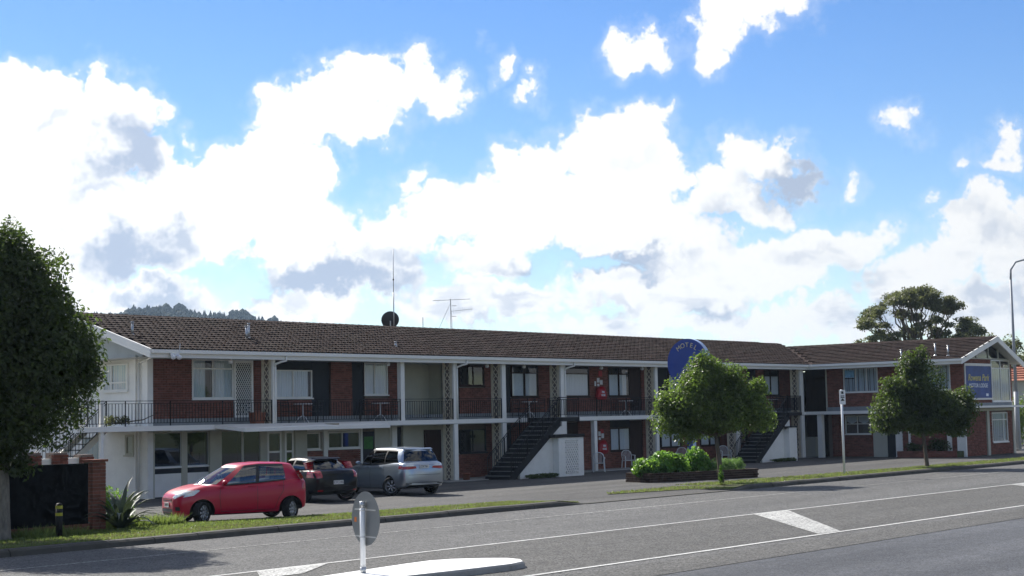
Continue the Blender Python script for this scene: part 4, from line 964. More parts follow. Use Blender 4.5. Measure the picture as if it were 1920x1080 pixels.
def make_car(name, label, loc, heading, S):
    root = thing(name, label, 'car', (loc[0], loc[1], 0.014), heading)
    paint = M[S['paint']]; W = S['W'] / 2
    st = sorted(S['st']); xs = [s_[0] for s_ in st]
    gx = np.concatenate([np.linspace(xs[0], xs[0] + .16, 7)[:-1], np.linspace(xs[0] + .16, xs[-1] - .2, 44), np.linspace(xs[-1] - .2, xs[-1], 8)[1:]])
    w_ = cspline(xs, [s_[1] for s_ in st], gx) * W; zb = cspline(xs, [s_[2] for s_ in st], gx); zt = cspline(xs, [s_[3] for s_ in st], gx)
    cabA, cabB = S['cab']          # x range hidden under the greenhouse
    rings = []
    for i, x in enumerate(gx):
        w, b_, t_ = w_[i], zb[i], zt[i]; hgt = t_ - b_; cab = cabB < x < cabA
        crown = .0 if cab else .05
        half = [(0, b_), (.78 * w, b_), (.925 * w, b_ + .035), (.968 * w, b_ + .10), (.985 * w, b_ + .18 * hgt + .05), (1.0 * w, b_ + .50 * hgt), (.995 * w, b_ + .68 * hgt), (.978 * w, b_ + .83 * hgt), (.95 * w, b_ + .93 * hgt), (.90 * w, t_ - .012), (.80 * w, t_ + crown * .45), (.45 * w, t_ + crown * .85), (0, t_ + crown)]
        rings.append([(x, y, z) for y, z in half] + [(x, -y, z) for y, z in half[-2:0:-1]])
    n = len(rings[0]); mb = MB()
    vs = [p for r_ in rings for p in r_]; fs = []; ms = []
    for i in range(len(rings) - 1):
        for k in range(n):
            a, b_ = i * n + k, i * n + (k + 1) % n
            inside = (cabB + .02 < gx[i] and gx[i + 1] < cabA - .02) and 10 <= k <= 13
            fs.append((a, b_, b_ + n, a + n)); ms.append(1 if inside else (1 if k in (0, n - 1) else 0))
    fs.append(tuple(range(n - 1, -1, -1))); ms.append(0); e = (len(rings) - 1) * n; fs.append(tuple(e + k for k in range(n))); ms.append(0)
    me = bpy.data.meshes.new('body'); me.from_pydata(vs, [], fs); me.materials.append(paint); me.materials.append(M['trim']); me.polygons.foreach_set('material_index', ms); me.update()
    bm_ = bmesh.new(); bm_.from_mesh(me); bmesh.ops.recalc_face_normals(bm_, faces=bm_.faces); bm_.to_mesh(me); bm_.free()
    body = link('body', me, root)
    # wheel arches
    cut = MB(); R_ = S['wr']
    for ax in S['axles']:
        for sg in (-1, 1):
            nn = 28; rr = R_ + S.get('gap', .055); y0, y1 = sg * (W - .30), sg * (W + .25)
            cv = [(ax + rr * math.cos(2 * math.pi * k / nn), y, R_ + .015 + rr * math.sin(2 * math.pi * k / nn)) for y in (min(y0, y1), max(y0, y1)) for k in range(nn)]
            cut.add(cv, [tuple(range(nn)), tuple(range(2 * nn - 1, nn - 1, -1))] + [(k, nn + k, nn + (k + 1) % nn, (k + 1) % nn) for k in range(nn)])
    cm = cut.mesh('arch_cutter', [M['trim']]); bm_ = bmesh.new(); bm_.from_mesh(cm); bmesh.ops.recalc_face_normals(bm_, faces=bm_.faces); bm_.to_mesh(cm); bm_.free()
    co = link('arch_cutter', cm, root)
    md = body.modifiers.new('arch', 'BOOLEAN'); md.operation = 'DIFFERENCE'; md.object = co; md.solver = 'EXACT'; md.material_mode = 'TRANSFER'
    bpy.context.view_layer.update()
    dg = bpy.context.evaluated_depsgraph_get(); ev = bpy.data.meshes.new_from_object(body.evaluated_get(dg))
    body.modifiers.clear(); body.data = ev; bpy.data.objects.remove(co)
    ev.polygons.foreach_set('use_smooth', [True] * len(ev.polygons))
    try: ev.set_sharp_from_angle(angle=R(38))
    except Exception: pass
    # ---- greenhouse: matching loops at belt and roof, left half front to back
    base, topl = S['gbase'], S['gtop']; segs = S['gseg']     # segs: glass kind per segment or None
    NV = 9; cols_b = []; cols_t = []; segid = []
    for i in range(len(base) - 1):
        k = S['gn'][i]
        for j in range(k):
            t = j / k
            cols_b.append([base[i][q] + (base[i + 1][q] - base[i][q]) * t for q in range(3)]); cols_t.append([topl[i][q] + (topl[i + 1][q] - topl[i][q]) * t for q in range(3)]); segid.append(i)
    cols_b.append(list(base[-1])); cols_t.append(list(topl[-1]))
    cols_b, cols_t = np.array(cols_b), np.array(cols_t)
    # round the windscreen and rear screen in plan
    def bow(cols, amt_f, amt_r):
        f0 = sum(S['gn'][:1]); 
        for i in range(len(cols)):
            if segid and i <= f0: u = i / f0; cols[i][0] += amt_f * (1 - u * u) 
            r0 = len(cols) - 1 - S['gn'][-1]
            if i >= r0: u = (len(cols) - 1 - i) / S['gn'][-1]; cols[i][0] -= amt_r * (1 - u * u)
    bow(cols_b, S.get('bowf', .16), S.get('bowr', .08)); bow(cols_t, S.get('bowf', .16) * .8, S.get('bowr', .08))
    vlev = [0, .07, .25, .42, .58, .74, .87, .94, 1.0][:NV]
    NC = len(cols_b); grid = np.zeros((NC, NV, 3))
    for i in range(NC):
        for j, v in enumerate(vlev):
            p = cols_b[i] * (1 - v) + cols_t[i] * v
            bul = .045 * math.sin(math.pi * v)
            nrm = np.array([0, 1, 0]) if 0 < segid[min(i, len(segid) - 1)] < len(base) - 2 else (np.array([1, 0, .3]) if segid[min(i, len(segid) - 1)] == 0 else np.array([-1, 0, .3]))
            grid[i, j] = p + nrm * bul * (.5 if abs(nrm[0]) else 1)
    shell = MB(); glass = {}
    ms_ = S['segmat']
    for sg in (1, -1):
        G = grid.copy(); G[:, :, 1] *= sg
        for i in range(NC - 1):
            s_ = segid[i]
            for j in range(NV - 1):
                q = [tuple(G[i, j]), tuple(G[i + 1, j]), tuple(G[i + 1, j + 1]), tuple(G[i, j + 1])]
                if sg < 0: q = q[::-1]
                g = segs[s_]
                if g and 1 <= j < NV - 3:
                    key = (s_, sg if s_ not in (0, len(base) - 2) else 0); glass.setdefault(key, MB()).quad(*q)
                else: shell.quad(*q, m=ms_[s_])
    # roof: concentric rings over the top loop
    loop = [tuple(p) for p in grid[:, -1]] + [(p[0], -p[1], p[2]) for p in grid[-2:0:-1, -1]]
    la = np.array(loop); cen = la.mean(0); prev = la
    for f, dz in ((.93, .018), (.80, .038), (.55, .055), (.25, .063)):
        cur = np.stack([cen[0] + (la[:, 0] - cen[0]) * f, la[:, 1] * f, la[:, 2] * f + cen[2] * (1 - f) + dz], 1)
        for i in range(len(la)):
            k = (i + 1) % len(la); shell.quad(tuple(prev[i]), tuple(prev[k]), tuple(cur[k]), tuple(cur[i]))
        prev = cur
    shell.add([tuple(p) for p in prev], [tuple(range(len(prev)))])
    sm_ = shell.mesh('cabin_shell', [paint, M['trim']], True)
    bm_ = bmesh.new(); bm_.from_mesh(sm_); bmesh.ops.remove_doubles(bm_, verts=bm_.verts, dist=.002); bmesh.ops.recalc_face_normals(bm_, faces=bm_.faces); bm_.to_mesh(sm_); bm_.free()
    try: sm_.set_sharp_from_angle(angle=R(40))
    except Exception: pass
    cab_o = link('cabin', sm_, root)
    for key, g in glass.items():
        nm = 'windscreen' if key[0] == 0 else ('rear_screen' if key[0] == len(base) - 2 else 'side_window')
        gm = g.mesh(nm, [M[segs[key[0]]]], True); bm_ = bmesh.new(); bm_.from_mesh(gm); bmesh.ops.remove_doubles(bm_, verts=bm_.verts, dist=.002); bm_.to_mesh(gm); bm_.free(); link(nm, gm, root)
    # ---- detail patches projected on the shell
    bb = bmesh.new(); bb.from_mesh(ev); bb.from_mesh(sm_); bvh = BVHTree.FromBMesh(bb); bb.free()
    def patch(nm, pts, axis, mt, off=.006, parent=root, n=6, smooth=True):
        """pts are (u, v) outlines; axis 'front','rear' -> (y, z); 'left','right' -> (x, z)"""
        bmp = bmesh.new(); f = bmp.faces.new([bmp.verts.new((u, v, 0)) for u, v in pts])
        bmesh.ops.triangulate(bmp, faces=[f])
        for _ in range(3): bmesh.ops.subdivide_edges(bmp, edges=[e_ for e_ in bmp.edges if e_.calc_length() > .05], cuts=1, use_grid_fill=True)
        bmesh.ops.triangulate(bmp, faces=bmp.faces)
        dr = {'front': Vector((-1, 0, 0)), 'rear': Vector((1, 0, 0)), 'left': Vector((0, -1, 0)), 'right': Vector((0, 1, 0))}[axis]
        for v in bmp.verts:
            u, q = v.co.x, v.co.y
            og = {'front': Vector((6, u, q)), 'rear': Vector((-6, u, q)), 'left': Vector((u, 6, q)), 'right': Vector((u, -6, q))}[axis]
            hit = bvh.ray_cast(og, dr)
            v.co = (hit[0] - dr * off) if hit[0] is not None else (og + dr * (6 - (S['W'] / 2 if axis in ('left', 'right') else S['L'] / 2)))
        pm = bpy.data.meshes.new(nm); bmp.to_mesh(pm); bmp.free(); pm.materials.append(mt)
        if smooth: pm.polygons.foreach_set('use_smooth', [True] * len(pm.polygons))
        return link(nm, pm, parent)
    def mir(pts): return [(-u, v) for u, v in pts][::-1]
    for nm, pts, ax, mt, dbl in S['patch']:
        patch(nm, pts, ax, M[mt])
        if dbl:
            if ax in ('front', 'rear'): patch(nm, mir(pts), ax, M[mt])
            else: patch(nm, pts, 'right' if ax == 'left' else 'left', M[mt])
    for pts, ax in S.get('seams', ()):     # dark shut lines
        for i in range(len(pts) - 1):
            a, b_ = Vector(pts[i]), Vector(pts[i + 1]); t = (b_ - a).normalized(); k = Vector((-t.y, t.x)) * .006
            patch('shut_line', [tuple(a - k), tuple(b_ - k), tuple(b_ + k), tuple(a + k)], ax, M['trim'], .003)
    # plates
    for ax, z, yy, txt in S['plates']:
        sgn = 1 if ax == 'front' else -1
        hit = bvh.ray_cast(Vector((6 * sgn, yy, z)), Vector((-sgn, 0, 0))); x = hit[0].x + sgn * .018
        p = MB(); p.box(x - .008, x + .008, yy - .18, yy + .18, z - .062, z + .062); po = p.build('number_plate', [M['plate']], root)
        c = bpy.data.curves.new('plate_lettering', 'FONT'); c.body = txt; c.size = .105; c.align_x = 'CENTER'; c.align_y = 'CENTER'; c.extrude = .001; c.materials.append(M['trim']); to = link('plate_lettering', text_mesh(c, 'plate_lettering'), po)
        to.location = (x + sgn * .010, yy, z); to.rotation_euler = (math.pi / 2, 0, math.pi / 2 * sgn)
    # wheels
    for ax in S['axles']:
        for sg in (1, -1):
            t_ = MB(); rw = R_ * S.get('rimf', .66)
            t_.lathe([(rw, -.095), (R_ * .94, -.098), (R_ * .985, -.085), (R_, -.055), (R_, .055), (R_ * .985, .085), (R_ * .94, .098), (rw, .095), (rw, -.095)], 32)
            wo = link('wheel', t_.mesh('wheel', [M['rubber']], True), root); wo.location = (ax, sg * (W - .105), R_); wo.rotation_euler = (math.pi / 2 * (-1 if sg > 0 else 1), 0, random.random())
            r_ = MB(); r_.lathe([(rw, .07), (rw * .94, .085), (rw * .90, .06), (rw * .88, -.02)], 32)
            ns = S.get('spokes', 7)
            for k in range(ns):
                a = 2 * math.pi * k / ns
                for d_ in (-.10, .10):
                    r_.bar((rw * .18 * math.cos(a), rw * .18 * math.sin(a), .066), (rw * .93 * math.cos(a + d_), rw * .93 * math.sin(a + d_), .074), .024, .022)
            r_.lathe([(rw * .25, .05), (rw * .23, .078), (.0, .082)], 16)
            link('rim', r_.mesh('rim', [M['alloy']], True), wo)
            q = MB(); q.lathe([(rw * .88, -.02), (0, -.02)], 24); q.lathe([(rw * .55, .01), (rw * .55, -.01), (0, .01)], 20); link('brake_disc', q.mesh('brake_disc', [M['trim']], False), wo)
    # mirrors
    mx_, my_, mz_ = S['mirror']
    for sg in (1, -1):
        mbm = bmesh.new(); bmesh.ops.create_icosphere(mbm, subdivisions=2, radius=1)
        for v in mbm.verts:
            v.co = Vector((v.co.x * .075, v.co.y * .105, v.co.z * .07)); 
            if v.co.x < -.045: v.co.x = -.045
        mm_ = bpy.data.meshes.new('mirror'); mbm.to_mesh(mm_); mbm.free(); mm_.materials.append(paint); mm_.polygons.foreach_set('use_smooth', [True] * len(mm_.polygons))
        mo = link('wing_mirror', mm_, root); mo.location = (mx_, sg * (my_ + .09), mz_)
        sm = MB(); sm.bar((mx_, sg * (my_ - .05), mz_ - .05), (mx_, sg * (my_ + .05), mz_ - .03), .05, .03); sm.build('mirror_stalk', [M['trim']], root)
    # door handles
    for x in S['handles']:
        for sg in (1, -1):
            hit = bvh.ray_cast(Vector((x, 6 * sg, S['hz'])), Vector((0, -sg, 0)))
            if hit[0] is not None:
                q = MB(); q.box(x - .09, x + .09, min(hit[0].y, hit[0].y + sg * .03), max(hit[0].y, hit[0].y + sg * .03), S['hz'] - .014, S['hz'] + .014); q.build('door_handle', [M[S.get('handlem', S['paint'])]], root)
    # seats and steering wheel seen through the glass
    for x in S['seats']:
        for yy in (-.36, .36):
            q = MB(); bq = S['belt']; q.add([(x - .10, yy - .22, bq - .35), (x + .12, yy - .22, bq - .35), (x + .02, yy - .20, bq + .16), (x - .10, yy - .20, bq + .16), (x - .10, yy + .22, bq - .35), (x + .12, yy + .22, bq - .35), (x + .02, yy + .20, bq + .16), (x - .10, yy + .20, bq + .16)],
                              [(0, 1, 2, 3), (7, 6, 5, 4), (0, 4, 5, 1), (1, 5, 6, 2), (2, 6, 7, 3), (3, 7, 4, 0)])
            q.box(x - .10, x - .0, yy - .12, yy + .12, bq + .17, bq + .34); q.build('seat', [M['seat']], root)
    q = MB(); sx = S['seats'][0] + .55; q.tube([(sx + .05 * math.sin(a), -.36 + .18 * math.cos(a), S['belt'] + .06 + .17 * math.sin(a)) for a in np.linspace(0, 2 * math.pi, 17)], .014, 6, cap=False); q.build('steering_wheel', [M['trim']], root)
    if 'extra' in S: S['extra'](root, patch)
    return root

# red five door hatchback
redS = dict(L=3.63, W=1.665, paint='carred', wr=.288, axles=(1.12, -1.32), spokes=9, rimf=.69, cab=(1.0, -1.66), belt=1.0, gap=.05,
    st=[(1.815, .58, .30, .64), (1.79, .70, .24, .69), (1.72, .82, .205, .755), (1.55, .92, .19, .835), (1.30, .975, .185, .905), (1.0, .995, .19, .965), (.80, 1.0, .20, .985), (.4, 1.0, .20, .975), (-.4, 1.0, .20, 1.02), (-1.2, 1.0, .21, 1.075), (-1.5, .985, .23, 1.085), (-1.68, .94, .27, 1.07), (-1.77, .87, .31, 1.03), (-1.815, .72, .37, .98)],
    gbase=[(1.0, 0, .97), (.76, .66, .97), (.50, .765, .965), (-.33, .79, 1.0), (-.43, .79, 1.005), (-1.18, .775, 1.055), (-1.62, .66, 1.085), (-1.70, 0, 1.085)],
    gtop=[(.10, 0, 1.495), (.0, .50, 1.475), (-.09, .575, 1.47), (-.40, .60, 1.495), (-.48, .60, 1.50), (-1.16, .585, 1.485), (-1.42, .52, 1.455), (-1.50, 0, 1.47)],
    gn=[6, 2, 7, 2, 8, 4, 6], gseg=['carglass', None, 'carglass', None, 'carglass', None, 'tintglass'], segmat=[0, 0, 1, 1, 1, 0, 0],
    mirror=(.54, .80, 1.05), handles=(-.22, -1.05), hz=.93, seats=(-.28, -1.12),
    patch=[('headlight', [(.42, .70), (.56, .66), (.74, .76), (.79, .88), (.72, .89), (.52, .80)], 'front', 'lampclear', True), ('side_headlight', [(1.35, .74), (1.62, .70), (1.52, .80), (1.22, .885), (1.18, .86)], 'left', 'lampclear', True),
           ('grille', [(-.40, .60), (.40, .60), (.42, .665), (-.42, .665)], 'front', 'trim', False), ('bumper_intake', [(-.46, .31), (.46, .31), (.42, .40), (-.42, .40)], 'front', 'trim', False), ('fog_lamp', [(.60, .36), (.70, .36), (.70, .46), (.60, .46)], 'front', 'trim', True),
           ('tail_light', [(-1.66, .78), (-1.75, .80), (-1.70, 1.06), (-1.55, 1.30), (-1.52, 1.28), (-1.62, 1.04)], 'left', 'lampred', True), ('sill_trim', [(-.9, .215), (.75, .215), (.75, .235), (-.9, .235)], 'left', 'trim', True)],
    seams=[([(.62, .95), (.66, .70), (.62, .30)], 'left'), ([(-.38, 1.0), (-.38, .30)], 'left'), ([(-1.12, 1.05), (-1.10, .78), (-.98, .60), (-.86, .30)], 'left'), ([(.62, .30), (-.86, .30)], 'left')],
    plates=[('front', .50, .0, 'EAM73'), ('rear', .74, .0, 'EAM73')])
def red_extra(root, patch):
    q = MB(); q.tube([(-1.05, .25, 1.52), (-1.16, .25, 1.60)], .006, 6); q.build('aerial', [M['trim']], root)
    q = MB(); q.bar((1.80, -.40, .635), (1.80, .40, .635), .05, .022); q.build('grille_bar', [M['carred']], root)
    q = MB(); q.tube([(1.775 + .02 * math.cos(a) * 0, .055 * math.cos(a), .715 + .035 * math.sin(a)) for a in np.linspace(0, 2 * math.pi, 13)], .008, 5, cap=False); q.build('badge', [M['chrome']], root)
    for s_ in (-.3, .25):
        q = MB(); q.tube([(1.07, s_, 1.0), (.95, s_ + .38, 1.07)], .008, 5); q.build('wiper', [M['trim']], root)
redS['extra'] = red_extra
make_car('parked_car', 'small red five door hatchback parked nose left beside the grass verge', (27.55, 33.12), math.atan2(.81, -2.1), redS)

# silver people carrier
silS = dict(L=4.65, W=1.76, paint='carsilver', wr=.315, axles=(1.40, -1.425), spokes=7, rimf=.70, cab=(1.25, -2.10), belt=1.05, gap=.05,
    st=[(2.325, .60, .30, .66), (2.28, .74, .24, .72), (2.15, .86, .20, .79), (1.9, .95, .19, .87), (1.5, .99, .19, .95), (1.2, 1.0, .20, 1.0), (.6, 1.0, .20, 1.02), (-.5, 1.0, .21, 1.07), (-1.5, 1.0, .22, 1.12), (-1.9, .985, .25, 1.13), (-2.12, .955, .28, 1.12), (-2.25, .90, .32, 1.08), (-2.325, .80, .37, .98)],
    gbase=[(1.25, 0, 1.01), (.95, .70, 1.005), (.70, .80, 1.01), (.02, .83, 1.035), (-.06, .83, 1.04), (-.98, .82, 1.085), (-1.04, .82, 1.09), (-1.92, .775, 1.125), (-2.08, .68, 1.13), (-2.16, 0, 1.13)],
    gtop=[(.42, 0, 1.59), (.30, .52, 1.57), (.20, .60, 1.565), (-.04, .63, 1.59), (-.12, .63, 1.59), (-.98, .62, 1.59), (-1.04, .62, 1.59), (-1.66, .60, 1.57), (-1.88, .55, 1.55), (-1.95, 0, 1.57)],
    gn=[6, 2, 6, 2, 7, 1, 5, 4, 6], gseg=['tintglass', None, 'tintglass', None, 'tintglass', None, 'tintglass', None, 'tintglass'], segmat=[0, 0, 1, 1, 1, 1, 1, 0, 0],
    mirror=(.74, .84, 1.10), handles=(.14, -.78), hz=.96, seats=(.1, -.85),
    patch=[('headlight', [(.44, .64), (.62, .62), (.78, .74), (.76, .82), (.50, .76)], 'front', 'lampclear', True), ('grille', [(-.4, .58), (.4, .58), (.42, .70), (-.42, .70)], 'front', 'trim', False),
           ('tail_light', [(.30, .93), (.60, .90), (.845, .90), (.85, 1.0), (.60, 1.0), (.34, 1.0)], 'rear', 'lampred', True), ('tail_light_clear', [(.34, 1.005), (.60, 1.005), (.84, 1.005), (.80, 1.075), (.60, 1.085), (.42, 1.05)], 'rear', 'lampclear', True),
           ('side_tail_light', [(-2.03, .92), (-2.22, .90), (-2.20, 1.03), (-2.02, 1.02)], 'left', 'lampred', True), ('bumper_slot', [(.50, .40), (.72, .40), (.72, .43), (.50, .43)], 'rear', 'trim', True)],
    seams=[([(.80, 1.0), (.84, .75), (.80, .30)], 'left'), ([(-.02, 1.03), (-.02, .30)], 'left'), ([(-1.0, 1.08), (-1.0, .80), (-1.05, .60)], 'left'), ([(-.82, .71), (.82, .71)], 'rear'), ([(-.78, .45), (.78, .45)], 'rear')],
    plates=[('front', .45, 0, 'CKT61'), ('rear', .985, .0, 'CKT61')])
def sil_extra(root, patch):
    q = MB(); q.bar((-2.09, .30, 1.17), (-2.08, -.18, 1.21), .02, .015); q.build('wiper', [M['trim']], root)
    q = MB(); q.add([(-1.80, -.56, 1.615), (-2.02, -.52, 1.575), (-2.02, .52, 1.575), (-1.80, .56, 1.615), (-1.80, -.56, 1.585), (-2.0, -.52, 1.56), (-2.0, .52, 1.56), (-1.80, .56, 1.585)], [(0, 1, 2, 3), (7, 6, 5, 4), (0, 4, 5, 1), (1, 5, 6, 2), (2, 6, 7, 3), (3, 7, 4, 0)]); q.build('roof_spoiler', [M['carsilver']], root)
silS['extra'] = sil_extra
def face(az_deg): return math.pi / 2 - R(az_deg)
make_car('parked_car', 'silver people carrier with tinted windows parked nose in towards the motel', (39.94, 39.41), face(16.5), silS)

# black hatchback
blkS = dict(L=4.25, W=1.78, paint='carblack', wr=.315, axles=(1.33, -1.31), spokes=11, rimf=.74, cab=(1.02, -1.72), belt=.98, gap=.045,
    st=[(2.125, .60, .28, .62), (2.08, .74, .22, .67), (1.95, .86, .19, .73), (1.7, .94, .18, .80), (1.3, .985, .18, .88), (1.0, 1.0, .19, .93), (.5, 1.0, .19, .96), (-.5, .985, .20, 1.0), (-1.2, .99, .21, 1.03), (-1.6, .985, .24, 1.04), (-1.88, .945, .28, 1.02), (-2.03, .88, .32, .97), (-2.125, .74, .38, .88)],
    gbase=[(1.02, 0, .945), (.74, .68, .93), (.50, .775, .93), (-.50, .79, .975), (-.60, .79, .98), (-1.30, .755, 1.01), (-1.62, .60, 1.03), (-1.76, 0, 1.03)],
    gtop=[(.10, 0, 1.40), (.0, .50, 1.385), (-.08, .56, 1.38), (-.50, .585, 1.40), (-.58, .585, 1.40), (-1.12, .545, 1.375), (-1.34, .45, 1.34), (-1.42, 0, 1.355)],
    gn=[6, 2, 7, 2, 6, 4, 6], gseg=['tintglass', None, 'tintglass', None, 'tintglass', None, 'tintglass'], segmat=[0, 0, 1, 1, 1, 0, 0],
    mirror=(.55, .80, 1.02), handles=(-.40,), hz=.90, seats=(-.25, -1.0),
    patch=[('tail_light', [(.58, .80), (.76, .78), (.79, .98), (.66, 1.04), (.60, 1.02)], 'rear', 'lampred', True), ('upper_tail_light', [(-1.52, 1.02), (-1.66, 1.0), (-1.40, 1.32), (-1.33, 1.30)], 'left', 'lampred', True),
           ('side_tail_light', [(-1.62, .80), (-1.98, .80), (-1.86, 1.0), (-1.60, 1.0)], 'left', 'lampred', True),
           ('rear_reflector', [(.56, .36), (.72, .36), (.72, .41), (.56, .41)], 'rear', 'lampred', True), ('headlight', [(.5, .58), (.7, .56), (.78, .70), (.55, .68)], 'front', 'lampclear', True)],
    seams=[([(.72, .92), (.74, .30)], 'left'), ([(-.55, .97), (-.6, .60), (-.7, .30)], 'left'), ([(-.66, .52), (.66, .52)], 'rear')],
    plates=[('front', .42, 0, 'EYC246'), ('rear', .64, 0, 'EYC246')])
def blk_extra(root, patch):
    q = MB(); q.bar((-2.07, -.16, .86), (-2.07, .16, .86), .02, .025); q.build('badge', [M['chrome']], root)
    q = MB(); q.add([(-1.30, -.50, 1.425), (-1.56, -.45, 1.385), (-1.56, .45, 1.385), (-1.30, .50, 1.425), (-1.30, -.50, 1.39), (-1.54, -.45, 1.37), (-1.54, .45, 1.37), (-1.30, .50, 1.39)], [(0, 1, 2, 3), (7, 6, 5, 4), (0, 4, 5, 1), (1, 5, 6, 2), (2, 6, 7, 3), (3, 7, 4, 0)]); q.build('roof_spoiler', [M['carblack']], root)
blkS['extra'] = blk_extra
make_car('parked_car', 'black hatchback parked between the red car and the silver people carrier', (35.50, 39.06), face(12), blkS)

# ------------------------------------------------------------------ trees and plants
def leaves(name, clumps, n, size, mt, parent, asp=(.38, .55), shell=.55, droop=.2, up=.35):
    """n leaf quads through a union of ellipsoid clumps (cx, cy, cz, rx, ry, rz, weight)"""
    cl = np.array([c[:6] for c in clumps], float); wt = np.array([c[6] if len(c) > 6 else c[3] * c[4] * c[5] for c in clumps], float) ** .75; wt /= wt.sum()
    k = rng.choice(len(cl), n, p=wt)
    d = rng.normal(size=(n, 3)); d /= np.linalg.norm(d, axis=1)[:, None]
    r_ = rng.random(n) ** shell
    # lumpy outline: a slow wobble of the radius in each clump
    ph = rng.uniform(0, 6.28, (len(cl), 3)); fq = rng.uniform(2.5, 5, (len(cl), 3))
    wob = 1 + .16 * np.sin(d[:, 0] * fq[k, 0] + ph[k, 0]) + .16 * np.sin(d[:, 1] * fq[k, 1] + ph[k, 1]) + .14 * np.sin(d[:, 2] * fq[k, 2] + ph[k, 2]) + rng.normal(0, .05, n)
    p = cl[k, :3] + d * cl[k, 3:6] * (r_ * wob)[:, None]
    nrm = d * .7 + rng.normal(0, .75, (n, 3)) + np.array([0, 0, up]); nrm /= np.linalg.norm(nrm, axis=1)[:, None]
    ax = np.cross(nrm, rng.normal(size=(n, 3))); ax[:, 2] -= droop; ax -= nrm * np.sum(ax * nrm, 1)[:, None]; ax /= np.linalg.norm(ax, axis=1)[:, None]
    sd = np.cross(nrm, ax); L_ = size * rng.uniform(.6, 1.25, n); Wd = L_ * rng.uniform(asp[0], asp[1], n)
    v = np.zeros((n, 4, 3)); fold = nrm * (Wd * .25)[:, None]
    v[:, 0] = p - ax * (L_ / 2)[:, None]; v[:, 1] = p + sd * (Wd / 2)[:, None] + fold; v[:, 2] = p + ax * (L_ / 2)[:, None]; v[:, 3] = p - sd * (Wd / 2)[:, None] + fold
    o = link(name, faces_mesh(name, v, 4, [mt]), parent); return o
def limb(mb, a, b_, r0, r1, wig=.08, n=6):
    a, b_ = Vector(a), Vector(b_); pts = []; rs = []
    for i in range(n):
        t = i / (n - 1); p = a.lerp(b_, t)
        if 0 < i < n - 1: p += Vector((random.uniform(-1, 1), random.uniform(-1, 1), random.uniform(-.4, .4))) * wig * (b_ - a).length * .5
        pts.append(p); rs.append(r0 + (r1 - r0) * t)
    mb.tube(pts, rs, 8); return pts
def tree(name, label, base, trunk_h, r0, clumps, nleaf, size, lm, bark, cat='tree', group=None, lean=(0, 0), fork=6, shell=.6, twigs=True, **k):
    root = thing(name, label, cat, base, 0, group)
    mb = MB(); top = Vector((lean[0], lean[1], trunk_h))
    pts = [(0, 0, -.05), (.0, .0, .06), (lean[0] * .25, lean[1] * .25, trunk_h * .33), (lean[0] * .6, lean[1] * .6, trunk_h * .66), tuple(top)]
    mb.tube(pts, [r0 * 1.5, r0 * 1.12, r0 * .95, r0 * .85, r0 * .72], 10)
    cs = sorted(clumps, key=lambda c: -c[3] * c[4] * c[5])[:fork]
    for c in cs:
        mid = top + (Vector(c[:3]) - top) * .55 + Vector((0, 0, -.1))
        limb(mb, top, mid, r0 * .55, r0 * .32, .15); limb(mb, mid, Vector(c[:3]), r0 * .32, r0 * .12, .2)
        if twigs:
            for _ in range(4):
                e = Vector(c[:3]) + Vector((random.gauss(0, c[3] * .45), random.gauss(0, c[4] * .45), random.gauss(0, c[5] * .4))); limb(mb, mid.lerp(Vector(c[:3]), random.random()), e, r0 * .14, r0 * .04, .2, 4)
    mb.build('trunk', [M[bark]], root, True)
    leaves('crown', clumps, nleaf, size, M[lm], root, shell=shell, **k); return root
M['leafdark'] = leaf_mat('dark evergreen leaf', (.018, .030, .011), (.058, .072, .022), (.16, .25, .04), .32, .48)
M['leafmid'] = leaf_mat('glossy mid green leaf', (.040, .066, .016), (.125, .15, .040), (.24, .38, .055), .34, .42)
M['leafeuc'] = leaf_mat('grey green gum leaf', (.050, .062, .030), (.115, .12, .060), (.24, .27, .08), .30, .5)
M['leafbright'] = leaf_mat('bright leaf', (.035, .11, .012), (.10, .21, .03), (.28, .50, .06), .36, .35)
M['leaffern'] = leaf_mat('soft green frond', (.05, .12, .03), (.11, .20, .06), (.25, .42, .10), .36, .5)
M['flax'] = leaf_mat('grey green sword leaf', (.025, .040, .027), (.05, .07, .05), (.08, .11, .05), .12, .55)

# big dark tree at the left edge
random.seed(3)
cl = [(0.05, .1, 3.4, 1.75, 1.75, 1.3), (-.4, .2, 4.9, 1.7, 1.7, 1.4), (.8, -.45, 3.5, 1.15, 1.1, .95), (.75, -.35, 4.6, 1.15, 1.1, 1.1), (-.3, .1, 6.0, 1.2, 1.2, 1.0), (.45, -.3, 6.0, .75, .75, .8), (-1.3, .6, 4.0, 1.4, 1.3, 1.6), (.25, -.2, 2.55, .7, .7, .42), (-.4, .2, 2.3, 1.3, 1.3, .6), (-.5, .3, 6.75, .55, .55, .65), (.15, -.05, 6.6, .45, .45, .65), (.85, -.65, 5.35, .5, .5, .6), (1.35, -.9, 4.3, .6, .55, .7), (1.45, -1.0, 3.75, .5, .45, .6), (0, -.1, 1.95, .6, .6, .4), (-1.2, .8, 5.6, 1.0, 1.0, .9), (.2, -.35, 1.62, .34, .3, .28)]
tree('evergreen_tree', 'big dark dense evergreen tree at the left edge beside the dark panel fence', (19.75, 31.75, .1), 1.9, .17, cl, 80000, .135, 'leafdark', 'barkgrey', fork=10, shell=.55)
